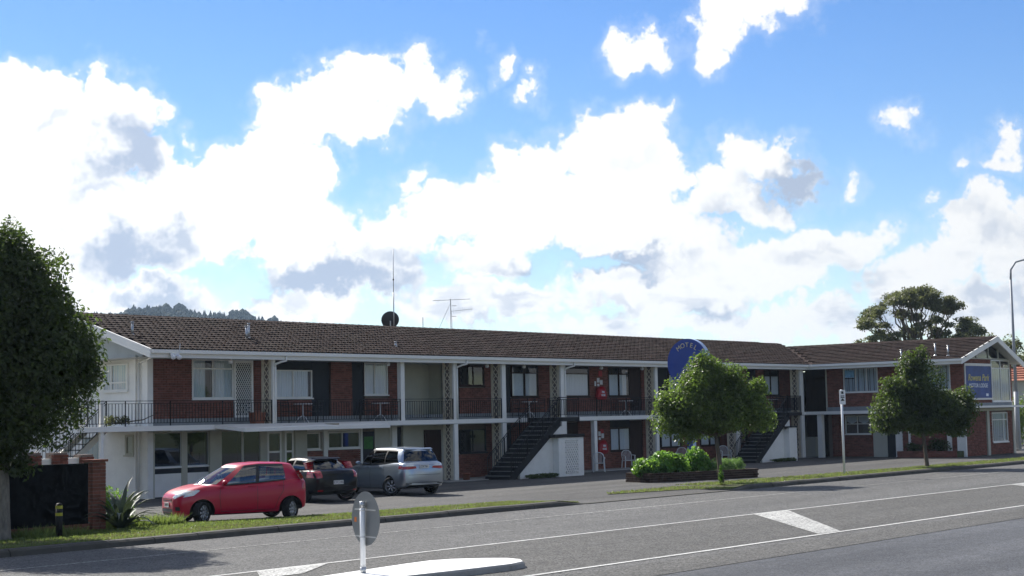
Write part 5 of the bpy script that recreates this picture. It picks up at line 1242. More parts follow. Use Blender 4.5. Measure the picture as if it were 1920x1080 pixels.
# street tree in front of the planter
random.seed(5)
cl = [(-1.05, .75, 3.15, 1.15, 1.1, 1.0), (-.35, .2, 4.0, 1.05, 1.0, .85), (.65, -.6, 3.2, 1.1, 1.1, .95), (-.25, .2, 4.75, .55, .55, .5), (1.35, -1.15, 3.0, .95, .9, .85), (.85, -.7, 4.1, .6, .55, .6), (1.75, -1.4, 3.75, .5, .5, .5), (-1.5, 1.1, 2.55, .75, .7, .6), (.1, -.1, 2.5, 1.2, 1.1, .55), (1.9, -1.5, 2.65, .6, .55, .55), (-.9, .6, 2.25, .65, .6, .45), (-1.75, 1.3, 3.2, .45, .45, .5), (.2, -.1, 4.45, .5, .5, .45)]
cl = [(c[0] * .80 - .22, c[1] * .80 + .24, c[2] * .95 - .20, c[3] * .86, c[4] * .9, c[5] * .95) for c in cl]
tree('street_tree', 'rounded green street tree in front of the brick planter', (47.9, 30.75, .08), 1.75, .095, cl, 36000, .135, 'leafmid', 'bark', fork=8, lean=(-.12, .1), shell=.55)
# street tree on the right
random.seed(9)
cl = [(-.2, .15, 3.7, 1.35, 1.3, 1.1), (-1.2, .95, 3.0, 1.15, 1.1, .95), (.9, -.75, 2.9, 1.35, 1.3, .95), (-.3, .25, 4.75, .85, .85, .7), (1.5, -1.2, 2.75, .95, .9, .8), (-1.55, 1.2, 2.3, .75, .7, .55), (.2, -.1, 2.3, 1.5, 1.4, .6), (-.05, .0, 5.3, .45, .45, .45), (1.75, -1.45, 3.3, .6, .6, .55), (-1.2, .9, 3.95, .65, .6, .55), (1.35, -1.1, 2.05, .7, .7, .4)]
cl = [(c[0] * .85 - .1, c[1] * .85 + .08, c[2] * .97 - .36, c[3] * .86, c[4] * .9, c[5] * .96) for c in cl]
tree('street_tree', 'darker street tree in front of the right wing, beside the parking sign', (63.3, 30.2, .10), 1.75, .085, cl, 36000, .145, 'leafdark', 'bark', fork=8, shell=.55, lean=(-.15, .1))
# spreading gum behind the wing
random.seed(12)
cl = []
for i in range(84):
    a = random.uniform(-1, 1); d_ = random.uniform(-3.0, 3.0); zt_ = 13.9 - 3.4 * a * a
    hz = zt_ - (random.random() ** 1.6) * 4.6 if random.random() < .6 else zt_ - random.random() * .8
    cl.append((a * 5.5 * .644 + d_ * .76, -a * 5.5 * .765 + d_ * .64, hz - .35, random.uniform(.5, 1.05), random.uniform(.5, 1.05), random.uniform(.26, .48)))
for i in range(30):
    a = random.uniform(-1, 1); d_ = random.uniform(-2.5, 2.5)
    cl.append((a * 5.3 * .644 + d_ * .76, -a * 5.3 * .765 + d_ * .64, random.uniform(8.6, 10.4), random.uniform(.5, .95), random.uniform(.5, .95), random.uniform(.25, .42)))
tree('gum_tree', 'tall spreading grey green gum tree behind the motel wing', (134.9, 64.9, 0), 5.0, .26, cl, 44000, .27, 'leafeuc', 'bark', fork=40, shell=.7, asp=(.35, .5))
random.seed(14)
cl = [(random.uniform(-2.4, 2.4), random.uniform(-2, 2), random.uniform(4.0, 8.2), random.uniform(.9, 1.5), random.uniform(.9, 1.5), random.uniform(.7, 1.1)) for _ in range(16)]
tree('bushy_tree', 'bushy tree behind the street lamp at the right edge', (133.5, 55.6, 0), 3.0, .3, cl, 9000, .30, 'leafeuc', 'bark', fork=8, asp=(.4, .6))

# planter --------------------------------------------------------------------------
pl = thing('brick_planter', 'low dark brick planter box in the car park behind the street tree', 'planter', (49.28, 34.85, .012), math.atan2(33.30 - 34.85, 54.6 - 49.28))
PL, PD, PH = 5.55, 1.5, .36
me_b = MB().box(0, 1, 0, 1, 0, 1).mesh('planter_brick', [M['darkbrick']])
mb = MB(); mb.box(.05, PL - .05, .05, PD - .05, 0, PH - .06); mb.build('soil', [M['soil']], pl)
mb = MB(); mb.box(.03, PL - .03, .03, .09, 0, PH - .01); mb.box(.03, PL - .03, PD - .09, PD - .03, 0, PH - .01); mb.box(.03, .09, .09, PD - .09, 0, PH - .01); mb.box(PL - .09, PL - .03, .09, PD - .09, 0, PH - .01); mb.build('planter_wall', [M['mortar']], pl)
for r_ in range(4):
    z = r_ * .09; x = -(.12 if r_ % 2 else 0)
    while x < PL:
        a, b_ = max(0, x), min(PL, x + .228)
        if b_ - a > .04:
            for y0 in (0, PD - .10):
                o = link('brick', me_b, pl); o.location = (a, y0 + random.uniform(-.006, .006), z); o.scale = (b_ - a, .10, .078)
        x += .24
    y = .11
    while y < PD - .15:
        for x0 in (0, PL - .10): o = link('brick', me_b, pl); o.location = (x0, y, z); o.scale = (.10, min(.228, PD - .11 - y), .078)
        y += .24
def bush(name, label, loc, clumps, n, size, lm, **k):
    r_ = thing(name, label, 'plant', loc); mb = MB()
    for c in clumps:
        for _ in range(3): mb.tube([(c[0] * .3, c[1] * .3, -.05), (c[0] + random.gauss(0, .1), c[1] + random.gauss(0, .1), c[2])], [.014, .006], 5)
    mb.build('stems', [M['bark']], r_); leaves('foliage', clumps, n, size, M[lm], r_, **k); return r_
random.seed(21)
bush('leafy_shrub', 'broad leafy bright green shrub at the left end of the brick planter', (50.75, 35.25, .3), [(-.7, .1, .28, .6, .45, .33), (0, 0, .40, .75, .5, .45), (.7, -.1, .33, .5, .45, .38), (-1.1, .2, .15, .35, .35, .25)], 5200, .15, 'leafbright', asp=(.6, .9), shell=.45)
bush('leafy_shrub', 'rounded bright green shrub beside the blue sign post', (52.35, 34.75, .3), [(0, 0, .42, .58, .5, .46), (.3, -.1, .30, .45, .4, .34)], 3600, .13, 'leafbright', asp=(.6, .9), shell=.45)
bush('soft_shrub', 'soft feathery light green plants at the right end of the planter', (53.7, 34.2, .3), [(-.5, .1, .22, .5, .35, .24), (.1, 0, .26, .42, .35, .28), (.62, -.15, .22, .3, .3, .28)], 4200, .12, 'leaffern', asp=(.12, .2), shell=.5)
random.seed(22)
bush('shrub', 'green and yellow shrub behind the brick pillar', (23.75, 33.6, .05), [(0, 0, .6, .42, .4, .55), (-.25, .1, 1.05, .28, .25, .4), (.4, -.1, .4, .42, .35, .42)], 4200, .075, 'leafbright', asp=(.45, .7), shell=.5)
bush('low_weeds', 'yellow green weed on the path by the lower fire hose', (59.6, 43.0, .03), [(0, 0, .12, .25, .2, .14)], 420, .09, 'leaffern')
bush('vine_shoots', 'leafy shoots growing at the foot of the planter street tree', (47.72, 30.65, .1), [(0, 0, .25, .10, .10, .22), (.03, 0, .55, .07, .07, .12)], 260, .075, 'leafbright', asp=(.5, .8))
for i, (x, y, lb) in enumerate(((36.9 + 14.6, 42.3, 'low dark ground plants under the near staircase'), (71.6, 42.3, 'low dark ground plants under the far staircase'))):
    bush('ground_plants', lb, (x, y, .02), [(0, 0, .08, .9, .22, .10), (.9, -.05, .08, .7, .2, .10)], 1500, .08, 'leafdark', asp=(.5, .8))
bush('bed_plants', 'dark shrubs in the raised bed along the wing', (78.6, 37.4, .34), [(0, .8, .2, .25, .5, .3), (0, -.6, .3, .28, .6, .4)], 1500, .11, 'leafdark', asp=(.5, .8))
# sword leaved plant
fx = thing('sword_leaf_plant', 'large spiky grey green sword leaved plant beside the brick pillar', 'plant', (23.35, 32.35, .08))
random.seed(31)
for i in range(40):
    a = random.uniform(0, 2 * math.pi); tilt = random.uniform(.12, 1.15); Ln = random.uniform(.9, 1.5); wd = random.uniform(.06, .10)
    mb = MB(); pr = None; n = 7; d = Vector((math.cos(a), math.sin(a), 0)); s_ = Vector((-math.sin(a), math.cos(a), 0))
    pts = []
    for k in range(n):
        t = k / (n - 1); ang = tilt + t * t * .45
        p = Vector((0, 0, .02)) + d * (.06 + Ln * t * math.sin(ang)) + Vector((0, 0, Ln * t * math.cos(ang * .95)))
        w_ = wd * (1 - t ** 2.2) * (.65 + .6 * t if t < .5 else .95) + .003
        up_ = Vector((0, 0, .35 * w_))
        pts += [p - s_ * w_ + up_, p, p + s_ * w_ + up_]
    mb.add(pts, [f for k in range(n - 1) for f in ((3 * k, 3 * k + 1, 3 * k + 4, 3 * k + 3), (3 * k + 1, 3 * k + 2, 3 * k + 5, 3 * k + 4))]); mb.build('leaf', [M['flax']], fx, True)

# ------------------------------------------------------------------ street furniture and small things
M['signgrey'] = mat('bare grey sign back', (.17, .18, .185), .5, .08, 3, metal=.35, dirt=.2)
M['polewhite'] = mat('pale grey post paint', (.74, .75, .76), .4, .05, 6, dirt=.2, dirtcol=(.35, .34, .32))
M['orange'] = mat('orange sticker', (.55, .14, .02), .6, .15, 20)
M['blue'] = mat('royal blue sign paint', (.018, .050, .27), .4, .1, 3); M['paleblue'] = mat('pale blue edge paint', (.36, .46, .66), .4, .08, 3)
M['gold'] = mat('gold letter paint', (.60, .52, .30), .5, .08, 9)

# round traffic sign seen from behind
s_ = thing('traffic_sign', 'back of a round grey traffic sign on a white post on the island', 'traffic sign', (18.30, 18.74, .115), R(-13.5))
mb = MB(); mb.tube([(0, 0, 0), (0, 0, 1.17)], .044, 16); mb.build('post', [M['polewhite']], s_, True)
mb = MB(); mb.tube([(0, 0, 0), (0, 0, .10)], .050, 16); mb.tube([(0, 0, 1.06), (0, 0, 1.172)], .0455, 16); mb.build('post_sleeve', [M['galv']], s_, True)
mb = MB(); n = 48; rr = .445; cz = .885
vs = [(.060 + d, rr * math.cos(2 * math.pi * k / n), cz + rr * math.sin(2 * math.pi * k / n)) for d in (0, .004) for k in range(n)]
mb.add(vs, [tuple(range(n - 1, -1, -1)), tuple(range(n, 2 * n))] + [(k, (k + 1) % n, n + (k + 1) % n, n + k) for k in range(n)]); mb.build('sign_disc', [M['signgrey']], s_)
for z in (.59, 1.03):
    mb = MB(); mb.box(.047, .058, -.33, .33, z - .010, z + .010); mb.tube([(.0, -.052, z), (.05, -.05, z)], .008, 6); mb.tube([(.0, .052, z), (.05, .05, z)], .008, 6)
    nn = 14; mb.tube([(.05 * math.cos(a), .05 * math.sin(a), z) for a in np.linspace(math.pi / 2, 3 * math.pi / 2, nn)], .007, 6); mb.build('bracket', [M['galv']], s_)
mb = MB(); mb.box(.0575, .0585, .29, .36, .82, .90); mb.build('sticker', [M['orange']], s_)

# parking sign
ps = thing('parking_sign', 'white parking sign on a tall thin white post on the verge', 'parking sign', (55.3, 29.85, .12), R(-25))
mb = MB(); mb.tube([(0, 0, 0), (0, 0, 3.30)], .045, 12); mb.build('post', [M['polewhite']], ps, True)
mb = MB(); mb.box(-.14, .14, -.060, -.048, 2.72, 3.28); mb.build('sign_plate', [M['plasticwhite']], ps)
mb = MB()
for z, hw, hh in ((3.18, .05, .05), (3.05, .09, .018), (2.99, .09, .018)): mb.box(-hw, hw, -.063, -.0605, z - hh, z + hh)
mb.add([(-.09, -.063, 2.86), (.09, -.063, 2.86), (.05, -.063, 2.92), (.0, -.063, 2.96), (-.05, -.063, 2.92)], [(0, 1, 2, 3, 4)])
mb.build('sign_marks', [M['trim']], ps)

# round motel sign on a blue post
ms_ = thing('motel_sign', 'round royal blue motel sign on a blue and white post behind the street tree', 'sign', (53.35, 35.62, .0))
mb = MB(); mb.box(-.11, .11, -.14, .14, .1, 3.75); mb.build('post', [M['blue']], ms_)
mb = MB(); mb.box(-.112, .112, -.146, -.141, .1, 3.75); mb.build('post_edge', [M['paleblue']], ms_)
mb = MB(); n = 56; rr = .98; cz = 4.66
vs = [(x, rr * math.cos(2 * math.pi * k / n), cz + rr * math.sin(2 * math.pi * k / n)) for x in (-.12, .12) for k in range(n)]
mb.add(vs, [tuple(range(n)), tuple(range(2 * n - 1, n - 1, -1))]); mb.build('sign_face', [M['blue']], ms_)
mb = MB(); mb.add(vs, [(k, n + k, n + (k + 1) % n, (k + 1) % n) for k in range(n)]); mb.build('sign_rim', [M['paleblue']], ms_, True)
for i, ch in enumerate('MOTEL'):
    ang = (i - 2) * .30
    c = bpy.data.curves.new('letter', 'FONT'); c.body = ch; c.size = .27; c.align_x = 'CENTER'; c.align_y = 'CENTER'; c.extrude = .006; c.materials.append(M['gold'])
    o = link('letter', text_mesh(c, 'letter'), ms_)
    o.matrix_local = Matrix.Translation((-.127, -.72 * math.sin(ang), cz + .72 * math.cos(ang))) @ (Matrix.Rotation(-math.pi / 2, 4, 'Z') @ Matrix.Rotation(ang, 4, 'Y') @ Matrix.Rotation(math.pi / 2, 4, 'X'))

# dark panel fence with brick pillar
fw = thing('panel_fence', 'low brick wall with a black panel and brick pillar behind the big left tree', 'fence', (0, 0, 0))
mb = MB(); mb.box(18.0, 22.66, 32.62, 32.74, .0, .30); mb.box(22.68, 23.04, 32.53, 32.89, 0, 1.74); mb.build('wall_core', [M['mortar']], fw)
M['blackpanel'] = mat('black panel', (.010, .011, .012), .8, .2, 3, spec=.06); mb = MB(); mb.box(18.9, 22.60, 32.60, 32.66, .24, 1.72); mb.build('panel', [M['blackpanel']], fw)
def fbrick(x0, x1, y0, y1, z0): o = link('brick', bme, fw); o.location = (x0, y0, z0); o.scale = (x1 - x0, y1 - y0, .074)
for r_ in range(20):
    z = .02 + r_ * .0855; o_ = .0 if r_ % 2 else .11
    if r_ % 2: fbrick(22.67, 22.86, 32.52, 32.62, z); fbrick(22.87, 23.05, 32.52, 32.62, z); fbrick(22.67, 22.77, 32.63, 32.9, z)
    else: fbrick(22.67, 22.89, 32.52, 32.62, z); fbrick(22.90, 23.05, 32.52, 32.62, z); fbrick(22.67, 22.77, 32.63, 32.75, z); fbrick(22.67, 22.77, 32.76, 32.9, z)
for r_ in range(3):
    x = 18.8 - (.12 if r_ % 2 else 0)
    while x < 22.64: fbrick(x, min(x + .228, 22.66), 32.59, 32.65, .02 + r_ * .0855); x += .24
mb = MB(); mb.box(22.63, 23.09, 32.48, 32.94, 1.74, 1.80); mb.build('pillar_cap', [M['brick']], fw)
bw = thing('brick_wall', 'broken brick pillars and wall top showing behind the black panel', 'wall', (0, 0, 0))
for (x, w_, h) in ((23.0, .4, 1.95), (23.75, .45, 1.93), (24.6, .4, 1.86)):
    mb = MB(); mb.box(x + .01, x + w_ - .01, 35.82, 36.17, 0, h); mb.build('pillar_core', [M['mortar']], bw)
    for r_ in range(int(h / .0855)):
        o = link('brick', bme, bw); o.location = (x, 35.80, .01 + r_ * .0855); o.scale = (w_ * (.56 if r_ % 2 else .48), .1, .074)
        o = link('brick', bme, bw); o.location = (x + w_ * (.59 if r_ % 2 else .51), 35.80, .01 + r_ * .0855); o.scale = (w_ * (.41 if r_ % 2 else .49), .1, .074)
mb = MB(); mb.box(23.4, 24.6, 35.9, 36.1, 0, 1.78); mb.build('wall_panel', [M['white']], bw)
# bollard
bo = thing('bollard', 'short black bollard with yellow bands at the foot of the panel fence', 'bollard', (20.75, 31.05, .1))
mb = MB(); mb.tube([(0, 0, 0), (0, 0, .74)], .075, 12); mb.lathe([(.075, .74), (.06, .78), (0, .79)], 12); mb.build('post', [M['black']], bo, True)
M['yellow'] = mat('yellow band', (.34, .32, .02), .6, .15, 12)
for z in (.50, .66): mb = MB(); mb.tube([(0, 0, z), (0, 0, z + .07)], .079, 12, cap=False); mb.build('band', [M['yellow']], bo, True)
# street lamp
M['lampgrey'] = mat('grey lamp paint', (.30, .315, .34), .55, .08, 3, spec=.3)
lp = thing('street_lamp', 'tall grey street lamp with a curved arm at the right edge', 'street lamp', (90.9, 37.5, 0))
mb = MB(); mb.tube([(0, 0, 0), (0, 0, 3.5)], [.17, .14], 12); mb.tube([(0, 0, 3.5), (0, 0, 10.2)], [.10, .065], 12)
mb.tube([(0, 0, 10.2), (.02, -.02, 10.8), (.25, -.25, 11.25), (.8, -.8, 11.45), (1.6, -1.6, 11.5)], [.065, .06, .055, .05, .05], 10); mb.build('pole', [M['lampgrey']], lp, True)
mb = MB(); mb.bar((1.5, -1.5, 11.5), (2.0, -2.0, 11.52), .2, .1); mb.build('lamp_head', [M['lampgrey']], lp)
mb = MB(); mb.box(-.3, .3, -.3, .3, -.02, .10); mb.build('foot', [M['concrete']], lp)

# satellite dish, masts, aerial
di = thing('satellite_dish', 'dark grey satellite dish behind the roof ridge', 'satellite dish', (50.95, 50.2, 6.2))
mb = MB(); dirv = Vector((.60, .72, .34)).normalized(); u = dirv.orthogonal().normalized(); w_ = dirv.cross(u); pr = []
for i in range(7):
    r_ = .41 * i / 6; ring = [Vector((0, 0, .92)) + (u * math.cos(2 * math.pi * k / 24) + w_ * math.sin(2 * math.pi * k / 24)) * r_ + dirv * (r_ * r_ * .55) for k in range(24)]; pr.append(ring)
vs = [p for r_ in pr for p in r_]; mb.add(vs, [(i * 24 + k, i * 24 + (k + 1) % 24, (i + 1) * 24 + (k + 1) % 24, (i + 1) * 24 + k) for i in range(6) for k in range(24)])
M['dish'] = mat('dark grey dish', (.045, .048, .052), .6, .12, 6); mb.build('dish', [M['dish']], di, True)
mb = MB(); mb.tube([(0, 0, 0), (0, 0, .9)], .03, 8); mb.build('mount', [M['galv']], di)
ma = thing('aerial_mast', 'tall thin aerial mast rising in front of the satellite dish', 'mast', (50.72, 49.75, 6.45))
mb = MB(); mb.tube([(0, 0, 0), (0, 0, 1.9)], .026, 8); mb.tube([(0, 0, 1.9), (.02, 0, 3.9)], .015, 8); mb.build('pole', [M['galv']], ma, True)
mb = MB(); mb.tube([(0, 0, 2.45), (0, 0, 2.53)], .03, 8); mb.build('joint', [M['black']], ma)
sm_ = thing('short_mast', 'short thin mast on the ridge between dish and television aerial', 'mast', (52.68, 49.8, 6.55)); mb = MB(); mb.tube([(0, 0, 0), (0, 0, .75)], .018, 6); mb.build('pole', [M['galv']], sm_); mb = MB(); mb.tube([(0, 0, .0), (0, 0, .12)], .03, 6); mb.build('foot', [M['galv']], sm_)
an = thing('television_aerial', 'television aerial with long crossed elements on the roof ridge', 'aerial', (54.6, 49.8, 6.55))
mb = MB(); mb.tube([(0, 0, 0), (0, 0, 1.68)], .02, 8); mb.build('mast', [M['galv']], an)
mb = MB(); mb.tube([(-.03, 0, 1.45), (-.95, .0, .1)], .009, 5); mb.tube([(.0, 0, 1.5), (.35, .2, .1)], .006, 5); mb.build('stay', [M['galv']], an)
mb = MB(); d = Vector((.80, -.60, .04)); mb.tube([tuple(Vector((0, 0, 1.64)) - d * .85), tuple(Vector((0, 0, 1.64)) + d * .95)], .010, 6)
for i in range(8):
    p = Vector((0, 0, 1.64)) + d * (-.8 + i * .24); q = Vector((.6, .8, 0)) * (.42 - .03 * i); mb.tube([tuple(p - q), tuple(p + q)], .006, 5)
mb.build('upper_array', [M['galv']], an)
mb = MB(); d = Vector((.80, -.60, .10)); mb.tube([(0, 0, 1.10), tuple(Vector((0, 0, 1.10)) + d * 1.05)], .009, 6)
for i in range(11):
    p = Vector((0, 0, 1.10)) + d * (.12 + i * .09); mb.tube([tuple(p - Vector((.0, 0, .13))), tuple(p + Vector((0, 0, .13)))], .005, 5)
mb.build('lower_array', [M['galv']], an)
for z, w2 in ((1.36, .2), (.86, .18)): mb = MB(); mb.tube([(.03, -.03, z), (.03 + w2, -.03 - w2 * .7, z)], .012, 5); mb.build('reflector', [M['galv']], an)

# flood lamp and bell box under the left eave
fl = thing('flood_lamp', 'twin security flood lamp fixed to the left end of the eave', 'flood lamp', (34.0, 43.9, 4.98))
mb = MB()
for dx in (-.16, .10):
    bm_ = bmesh.new(); bmesh.ops.create_uvsphere(bm_, u_segments=12, v_segments=8, radius=.085); bv = [tuple(v.co + Vector((dx, -.05, -.06))) for v in bm_.verts]; bf = [tuple(v.index for v in f.verts) for f in bm_.faces]; bm_.free(); mb.add(bv, bf)
mb.build('lamp_head', [M['plasticwhite']], fl, True); mb = MB(); mb.box(-.22, .16, .0, .05, -.02, .08); mb.tube([(.12, 0, .05), (.16, -.02, .42)], .012, 6); mb.build('bracket', [M['plasticwhite']], fl)
# globe lights
gl0 = None
for i, (x, lb) in enumerate(((36.95, 'over the window beside the lattice door'), (45.05, 'over the tall window right of the brick pier'), (51.1, 'over the small high window past the open passage'), (53.6, 'over the balcony just above the near staircase'), (59.3, 'over the window left of the red hose cover'), (62.6, 'over the window right of the red hose cover'))):
    g = thing('globe_light', 'small white globe light under the eave ' + lb, 'light', (x, 44.55, 4.95), 0, 'globe lights under the eave')
    mb = MB(); mb.lathe([(.0, -.19), (.06, -.18), (.085, -.13), (.08, -.07), (.05, -.03)], 14); mb.build('globe', [M['plasticwhite']], g, True); mb = MB(); mb.lathe([(.055, -.04), (.06, 0), (0, 0)], 12); mb.build('base', [M['alu']], g)

# tables and chairs on the balcony
M['darkmetal'] = mat('dark outdoor chair frame', (.03, .026, .026), .5, .15, 9)
def balcony_table(x, y, lb):
    t = thing('balcony_table', 'small round white balcony table ' + lb, 'table', (x, y, DECK), 0, 'balcony tables')
    mb = MB(); mb.lathe([(0, .70), (.36, .70), (.37, .715), (.36, .73), (0, .735)], 24); mb.build('table_top', [M['plasticwhite']], t)
    mb = MB(); mb.tube([(0, 0, .25), (0, 0, .70)], .028, 8); mb.build('pedestal', [M['plasticwhite']], t, True)
    for k in range(3):
        a = 2 * math.pi * k / 3 + .6; mb = MB(); mb.tube([(0, 0, .27), (.15 * math.cos(a), .15 * math.sin(a), .2), (.30 * math.cos(a), .30 * math.sin(a), .012)], .02, 6); mb.build('leg', [M['plasticwhite']], t, True)
def balcony_chair(x, y, rz, lb):
    t = thing('balcony_chair', 'dark metal balcony chair ' + lb, 'chair', (x, y, DECK), rz, 'balcony chairs')
    mb = MB(); mb.box(-.21, .21, -.2, .2, .42, .45); mb.build('seat', [M['darkmetal']], t)
    mb = MB()
    for xx in (-.2, .2): mb.tube([(xx, .19, .43), (xx, .24, .86)], .013, 6)
    for z in (.58, .67, .76, .85): mb.tube([(-.2, .20 + (z - .43) * .11, z), (.2, .20 + (z - .43) * .11, z)], .011, 5)
    mb.build('backrest', [M['darkmetal']], t)
    for xx in (-.2, .2):
        for yy in (-.19, .19): mb = MB(); mb.tube([(xx, yy, .43), (xx * 1.08, yy * 1.1, 0)], .013, 6); mb.build('leg', [M['darkmetal']], t)
        mb = MB(); mb.tube([(xx * 1.05, -.19, .43), (xx * 1.08, -.2, .64), (xx * 1.05, .2, .66)], .012, 6); mb.build('armrest', [M['darkmetal']], t)
for x, nm in ((40.95, 'nearest the lattice door'), (45.15, 'right of the brick pier'), (54.6, 'above the near staircase'), (61.95, 'right of the upper hose cover'), (75.6, 'above the far staircase')):
    balcony_table(x, 45.12, nm); balcony_chair(x - .68, 45.15, R(90), 'left of the table ' + nm); balcony_chair(x + .68, 45.15, R(-90), 'right of the table ' + nm)
# terracotta pot
po = thing('plant_pot', 'square terracotta planter pot on the balcony beside the lattice door', 'pot', (38.35, 44.75, DECK)); mb = MB()
mb.add([(-.20, -.16, 0), (.20, -.16, 0), (.20, .16, 0), (-.20, .16, 0), (-.25, -.2, .42), (.25, -.2, .42), (.25, .2, .42), (-.25, .2, .42)], [(0, 3, 2, 1), (0, 1, 5, 4), (1, 2, 6, 5), (2, 3, 7, 6), (3, 0, 4, 7)]); mb.build('pot', [M['terracotta']], po)
mb = MB(); mb.quad((-.24, -.19, .38), (.24, -.19, .38), (.24, .19, .38), (-.24, .19, .38)); mb.build('soil', [M['soil']], po)
for (x, y, lb) in ((49.2, 44.15, 'small terracotta pot behind the silver people carrier'),):
    p2 = thing('plant_pot', lb, 'pot', (x, y, .012)); mb = MB(); mb.lathe([(.0, 0), (.13, 0), (.18, .26), (.20, .26), (.20, .32), (.17, .32), (.16, .24), (0, .24)], 18); mb.build('pot', [M['terracotta']], p2, True); mb = MB(); mb.lathe([(.155, .25), (0, .27)], 14); mb.build('soil', [M['soil']], p2)
# dead branch lying on the left balcony
br = thing('dry_branch', 'dry leafy branch lying on the balcony at the left end', 'branch', (32.0, 44.7, DECK)); mb = MB(); mb.tube([(0, 0, .12), (.6, .05, .16), (1.2, 0, .22), (1.75, 0, .42)], [.03, .025, .02, .01], 6); mb.build('stem', [M['bark']], br); leaves('foliage', [(-.1, 0, .22, .35, .25, .22), (.4, 0, .2, .3, .2, .15)], 500, .10, M['leafeuc'], br)

# fire hose reels in red covers with notices above
for z, lb in ((DECK, 'upper'), (0.0, 'lower')):
    h = thing('fire_hose_reel', 'red vinyl covered fire hose reel on the %s storey brick wall' % lb, 'hose reel', (60.55, BF, z), 0, 'fire hose reels')
    mb = MB(); ring = []
    for i, (sx, yy) in enumerate(((.27, 0), (.34, -.06), (.35, -.18), (.31, -.26), (.0, -.28))):
        pts = [(-sx, .86), (-sx * 1.02, 1.0), (-sx * .75, 1.30), (-sx * .3, 1.42), (sx * .3, 1.42), (sx * .75, 1.30), (sx * 1.02, 1.0), (sx, .86), (sx * .6, .78), (-sx * .6, .78)]
        zc = 1.1; ring.append([(p, yy, (zc + (q - zc) * (1 if sx else 0)) if sx else zc) for p, q in pts])
    nn = 10; mb.add([p for r_ in ring for p in r_], [(i * nn + k, i * nn + (k + 1) % nn, (i + 1) * nn + (k + 1) % nn, (i + 1) * nn + k) for i in range(4) for k in range(nn)]); mb.build('cover', [M['redvinyl']], h, True)
    text('FIRE', .13, (.0, -.285, 1.15), M['bannerwhite'], h, name='cover_lettering'); text('HOSE', .13, (.0, -.285, 1.0), M['bannerwhite'], h, name='cover_lettering')
    mb = MB(); mb.tube([(0, -.15, .8), (.02, -.14, .5), (-.03, -.1, .2)], .025, 8); mb.build('hose', [M['black']], h)
    nb = thing('notice_board', 'red and white fire notices on the brick wall above the %s hose reel' % lb, 'notice', (60.55, BF - .012, z)); mb = MB(); mb.box(.02, .30, 0, .01, 1.92 if z else 1.75, 2.18 if z else 1.95); mb.build('red_notice', [M['redvinyl']], nb)
    mb = MB(); mb.box(-.32, -.20, 0, .01, 1.45, 1.68); mb.box(-.12, .08, 0, .009, 1.62, 1.84); mb.box(.12, .32, 0, .01, 1.52, 1.74); mb.box(-.10, .06, .001, .009, 1.44, 1.56); mb.build('white_notice', [M['plasticwhite']], nb)

# white plastic chairs outside the ground floor units
def plastic_chair(x, y, rz, lb, z=.012):
    t = thing('plastic_chair', 'white plastic garden chair ' + lb, 'chair', (x, y, z), rz, 'white plastic garden chairs')
    mb = MB(); mb.add([(-.23, -.23, .43), (.23, -.23, .43), (.21, .22, .40), (-.21, .22, .40), (-.23, -.23, .40), (.23, -.23, .40), (.21, .22, .37), (-.21, .22, .37)], [(0, 1, 2, 3), (7, 6, 5, 4), (0, 4, 5, 1), (1, 5, 6, 2), (2, 6, 7, 3), (3, 7, 4, 0)]); mb.build('seat', [M['plasticwhite']], t)
    bk = MB(); n = 12; pts = [(-.22, .42), (-.245, .65), (-.22, .78), (-.13, .86), (0, .885), (.13, .86), (.22, .78), (.245, .65), (.22, .42)]
    bk.tube([(p, .22 + (q - .4) * .28, q) for p, q in pts], .022, 6); b_ = bk.build('backrest', [M['plasticwhite']], t, True)
    for xx in (-.15, -.09, -.03, .03, .09, .15): q = MB(); zt = .86 - abs(xx) * .35; q.bar((xx, .225, .43), (xx * 1.1, .22 + (zt - .4) * .28, zt), .038, .012); q.build('slat', [M['plasticwhite']], b_)
    for sx in (-1, 1):
        mb = MB(); mb.tube([(sx * .235, .30, .66), (sx * .27, .05, .655), (sx * .27, -.20, .64), (sx * .25, -.25, .60)], .022, 6); mb.build('armrest', [M['plasticwhite']], t, True)
        for yy, zt in ((-.24, .62), (.24, .42)): q = MB(); q.bar((sx * .235, yy, zt), (sx * .265, yy * 1.12, 0), .05, .035); q.build('leg', [M['plasticwhite']], t)
plastic_chair(61.9, 45.0, R(-35), 'under the window right of the lower hose reel'); plastic_chair(58.2, 44.0, R(-50), 'half hidden behind the pierced block screen')
plastic_chair(66.45, 45.0, R(-60), 'behind the leafy shrub, left of the blue sign post'); plastic_chair(69.9, 44.6, R(-40), 'just right of the street tree trunk')

# paved strip in front of the rooms
mb = MB(); mb.box(50.0, 79.1, 44.2, WY + .05, .0, .05); struct('paved_strip', mb, M['concrete'])
mb = MB(); mb.box(47.5, 50.0, 43.6, WY + .05, .0, .04); struct('paved_strip', mb, M['concrete'])

